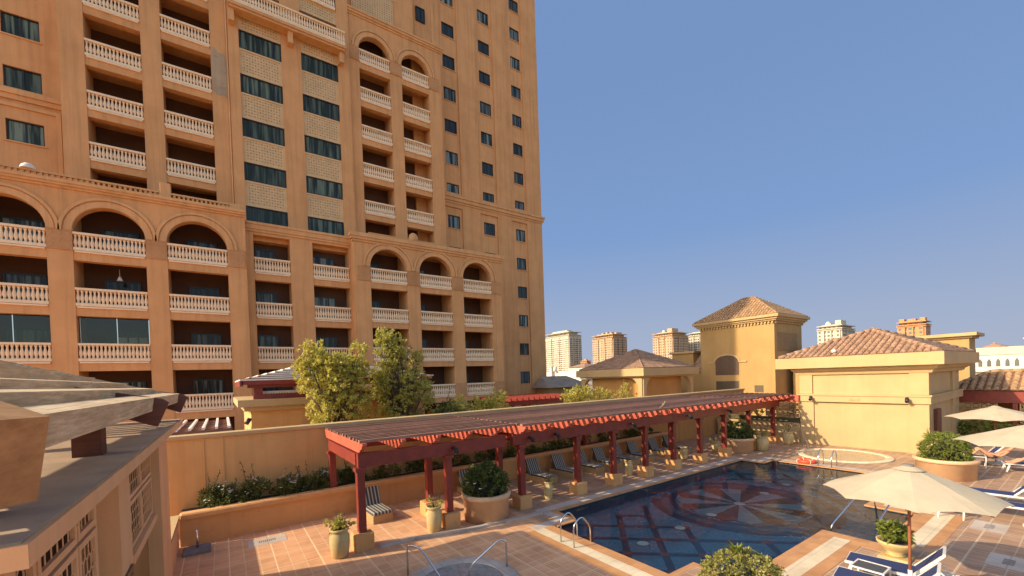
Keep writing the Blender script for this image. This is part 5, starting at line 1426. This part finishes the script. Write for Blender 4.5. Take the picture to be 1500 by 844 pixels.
# ================================================================== shrubs, trees
def bush(loc, blobs, n, L, W, label, mat, fl=0, sprays=0, group=None, shell=.45):
    t = thing('shrub', label, 'shrub', loc, group)
    f = foliage(blobs, n, L, W, shell); f.build('foliage', mat, t)
    s = MB()
    for c, r, w_ in blobs[:14]: s.tube([(loc[0], loc[1], loc[2]), tuple((Vector(loc) + Vector(c)) / 2 + rvec() * .05), tuple(c)], .018, 5, True, .007)
    lv = MB()
    for k in range(sprays):
        c = random.choice(blobs); p = Vector(c[0]) + Vector((random.uniform(-.2, .2), random.uniform(-.2, .1), c[1][2] * .6)); q = p + Vector((random.uniform(-.22, .22), random.uniform(-.2, .1), random.uniform(.3, .75)))
        s.tube([tuple(p), tuple((p + q) / 2 + rvec() * .03), tuple(q)], .008, 5)
        for i in range(14): u = random.random(); leaf(lv, p.lerp(q, u), rvec() + Vector((0, 0, .4)), rvec(), L * .8, W * .8)
    s.build('stem', 'bark', t)
    if sprays: lv.build('shoot_leaves', mat, t)
    if fl:
        m = MB(); P_ = []
        for k in range(fl):
            c = random.choice(blobs); v = rvec(); v.z = abs(v.z); v.y = -abs(v.y)
            base = Vector(c[0]) + Vector((v.x * c[1][0], v.y * c[1][1], v.z * c[1][2] + .04))
            for j in range(random.randint(2, 5)): P_.append(base + rvec() * .07)
        flowers(m, P_, .042); m.build('blossom', 'flower', t)
    return t
beds = [(-.25, .42, 'leftmost white-flowered shrub in the planter bed, by the two wall joints'), (.75, .46, 'white-flowered shrub second from the left in the planter bed'), (1.7, .42, 'white-flowered shrub with a tall bare shoot in the planter bed'), (2.6, .48, 'flowering shrub left of the pergola end post in the planter bed'), (3.75, .40, 'flowering shrub just behind the nearest pergola post')]
for k, (x, r, lb) in enumerate(beds):
    bl = clump((x, 15.98, 1.12), r * .62, 10, (.42, .22, .28))
    bush((x, 16.0, .85), bl, 1500, .10, .022, lb, 'plant_leaf', 9, 5, 'shrubs in the planter bed')
for k in range(11):
    x = 5.0 + k * 1.55
    bl = clump((x, 15.98, 1.08), .24, 8, (.62, .2, .22))
    bush((x, 16.0, .85), bl, 620, .12, .028, 'dark shrub in the planter bed in the deep shade of the pergola', 'plant_leaf', 1 if k < 3 else 0, 1, 'shaded shrubs along the planter bed')
def tree(loc, blobs, n, L, W, label, mat, trunk_r=.09):
    t = thing('tree', label, 'tree', loc, 'trees behind the garden wall')
    f = foliage(blobs, n, L, W, .35, .5); f.build('crown', mat, t)
    s = MB(); top = Vector((loc[0], loc[1], loc[2] + 2.6))
    s.tube([loc, (loc[0] + .05, loc[1], loc[2] + 1.3), tuple(top)], trunk_r, 8, True, trunk_r * .6)
    for c, r, w_ in blobs:
        c = Vector(c); mid = top.lerp(c, .5) + Vector((0, 0, -.12)) + rvec() * .1
        s.tube([tuple(top - Vector((0, 0, random.uniform(0, .9)))), tuple(mid), tuple(c)], trunk_r * .4, 5, True, .012)
    s.build('trunk', 'bark', t)
    return t
def tower_blobs(cx, cy, z0, z1, prof, n, r):
    out = []
    for i in range(n):
        u = random.random(); z = z0 + (z1 - z0) * u
        wx = prof(u); a = random.uniform(0, 2 * PI); q = random.random() ** .5
        rr_ = r * random.uniform(.6, 1.15)
        out.append(((cx + wx * q * math.cos(a), cy + wx * .8 * q * math.sin(a), z), (rr_, rr_, rr_ * 1.1), rr_ ** 2))
    return out
tree((4.0, 19.1, 0), tower_blobs(4.0, 19.1, 2.5, 6.15, lambda u: 1.5 - .22 * u if u < .85 else 1.2, 110, .36), 15000, .14, .042, 'broad yellow-green tree lit by the sun, left of the pair above the garden wall', 'tree_leaf')
tree((7.15, 19.5, 0), tower_blobs(6.6, 19.5, 4.6, 6.95, lambda u: .85 - .35 * u, 40, .33) + tower_blobs(7.2, 19.6, 2.5, 4.9, lambda u: 1.75 - .6 * u, 64, .35) + tower_blobs(7.75, 19.5, 4.8, 6.3, lambda u: .4, 14, .26), 13500, .14, .04, 'taller olive tree with two uneven tops, right of the pair above the garden wall', 'tree_leaf2')
for (x, y, z, sx, n, lb, mt) in ((10.1, 18.5, 2.75, .75, 15, 'round yellow-green bush over the garden wall, right of the taller tree', 'tree_leaf'), (11.9, 18.5, 2.75, .7, 13, 'sunlit bush over the garden wall in front of the last balcony bay', 'tree_leaf'), (8.9, 18.4, 2.5, .5, 9, 'dark low bush between the taller tree and the round yellow-green bush', 'plant_leaf'), (17.6, 18.5, 2.95, 1.0, 18, 'spreading green bush over the garden wall, left of the kiosk', 'tree_leaf'), (19.4, 18.5, 2.7, .9, 12, 'lower end bush over the garden wall in front of the kiosk wall', 'tree_leaf'), (21.9, 18.4, 2.75, .4, 6, 'small tuft of leaves over the garden wall below the kiosk column', 'tree_leaf')):
    bush((x, y, 0), clump((x, y, z + .35), .40, n + 4, (sx, .5, .5)), 130 * n, .14, .034, lb, mt, 0, 3, 'bushes over the garden wall')
for x, y, lb in ((36.8, 5.2, 'dark bush at the corner of the pool house under the lattice screen'), (36.6, 3.9, 'low leafy bush below the lattice screens, behind the parasol'), (36.4, 2.4, 'light green bush below the lattice screens at the right edge')):
    bush((x, y, 0), clump((x, y, .75), .38, 9, (.5, .5, .3)), 620, .18, .05, lb, 'hedge_leaf', 0, 0, 'bushes along the tiled gallery')
bush((31.0, 14.2, 1.2), clump((31.2, 14.4, 2.0), .35, 8, (.5, .9, .3)), 600, .16, .045, 'pale green bush behind the striped bed wall', 'tree_leaf', 0, 0)
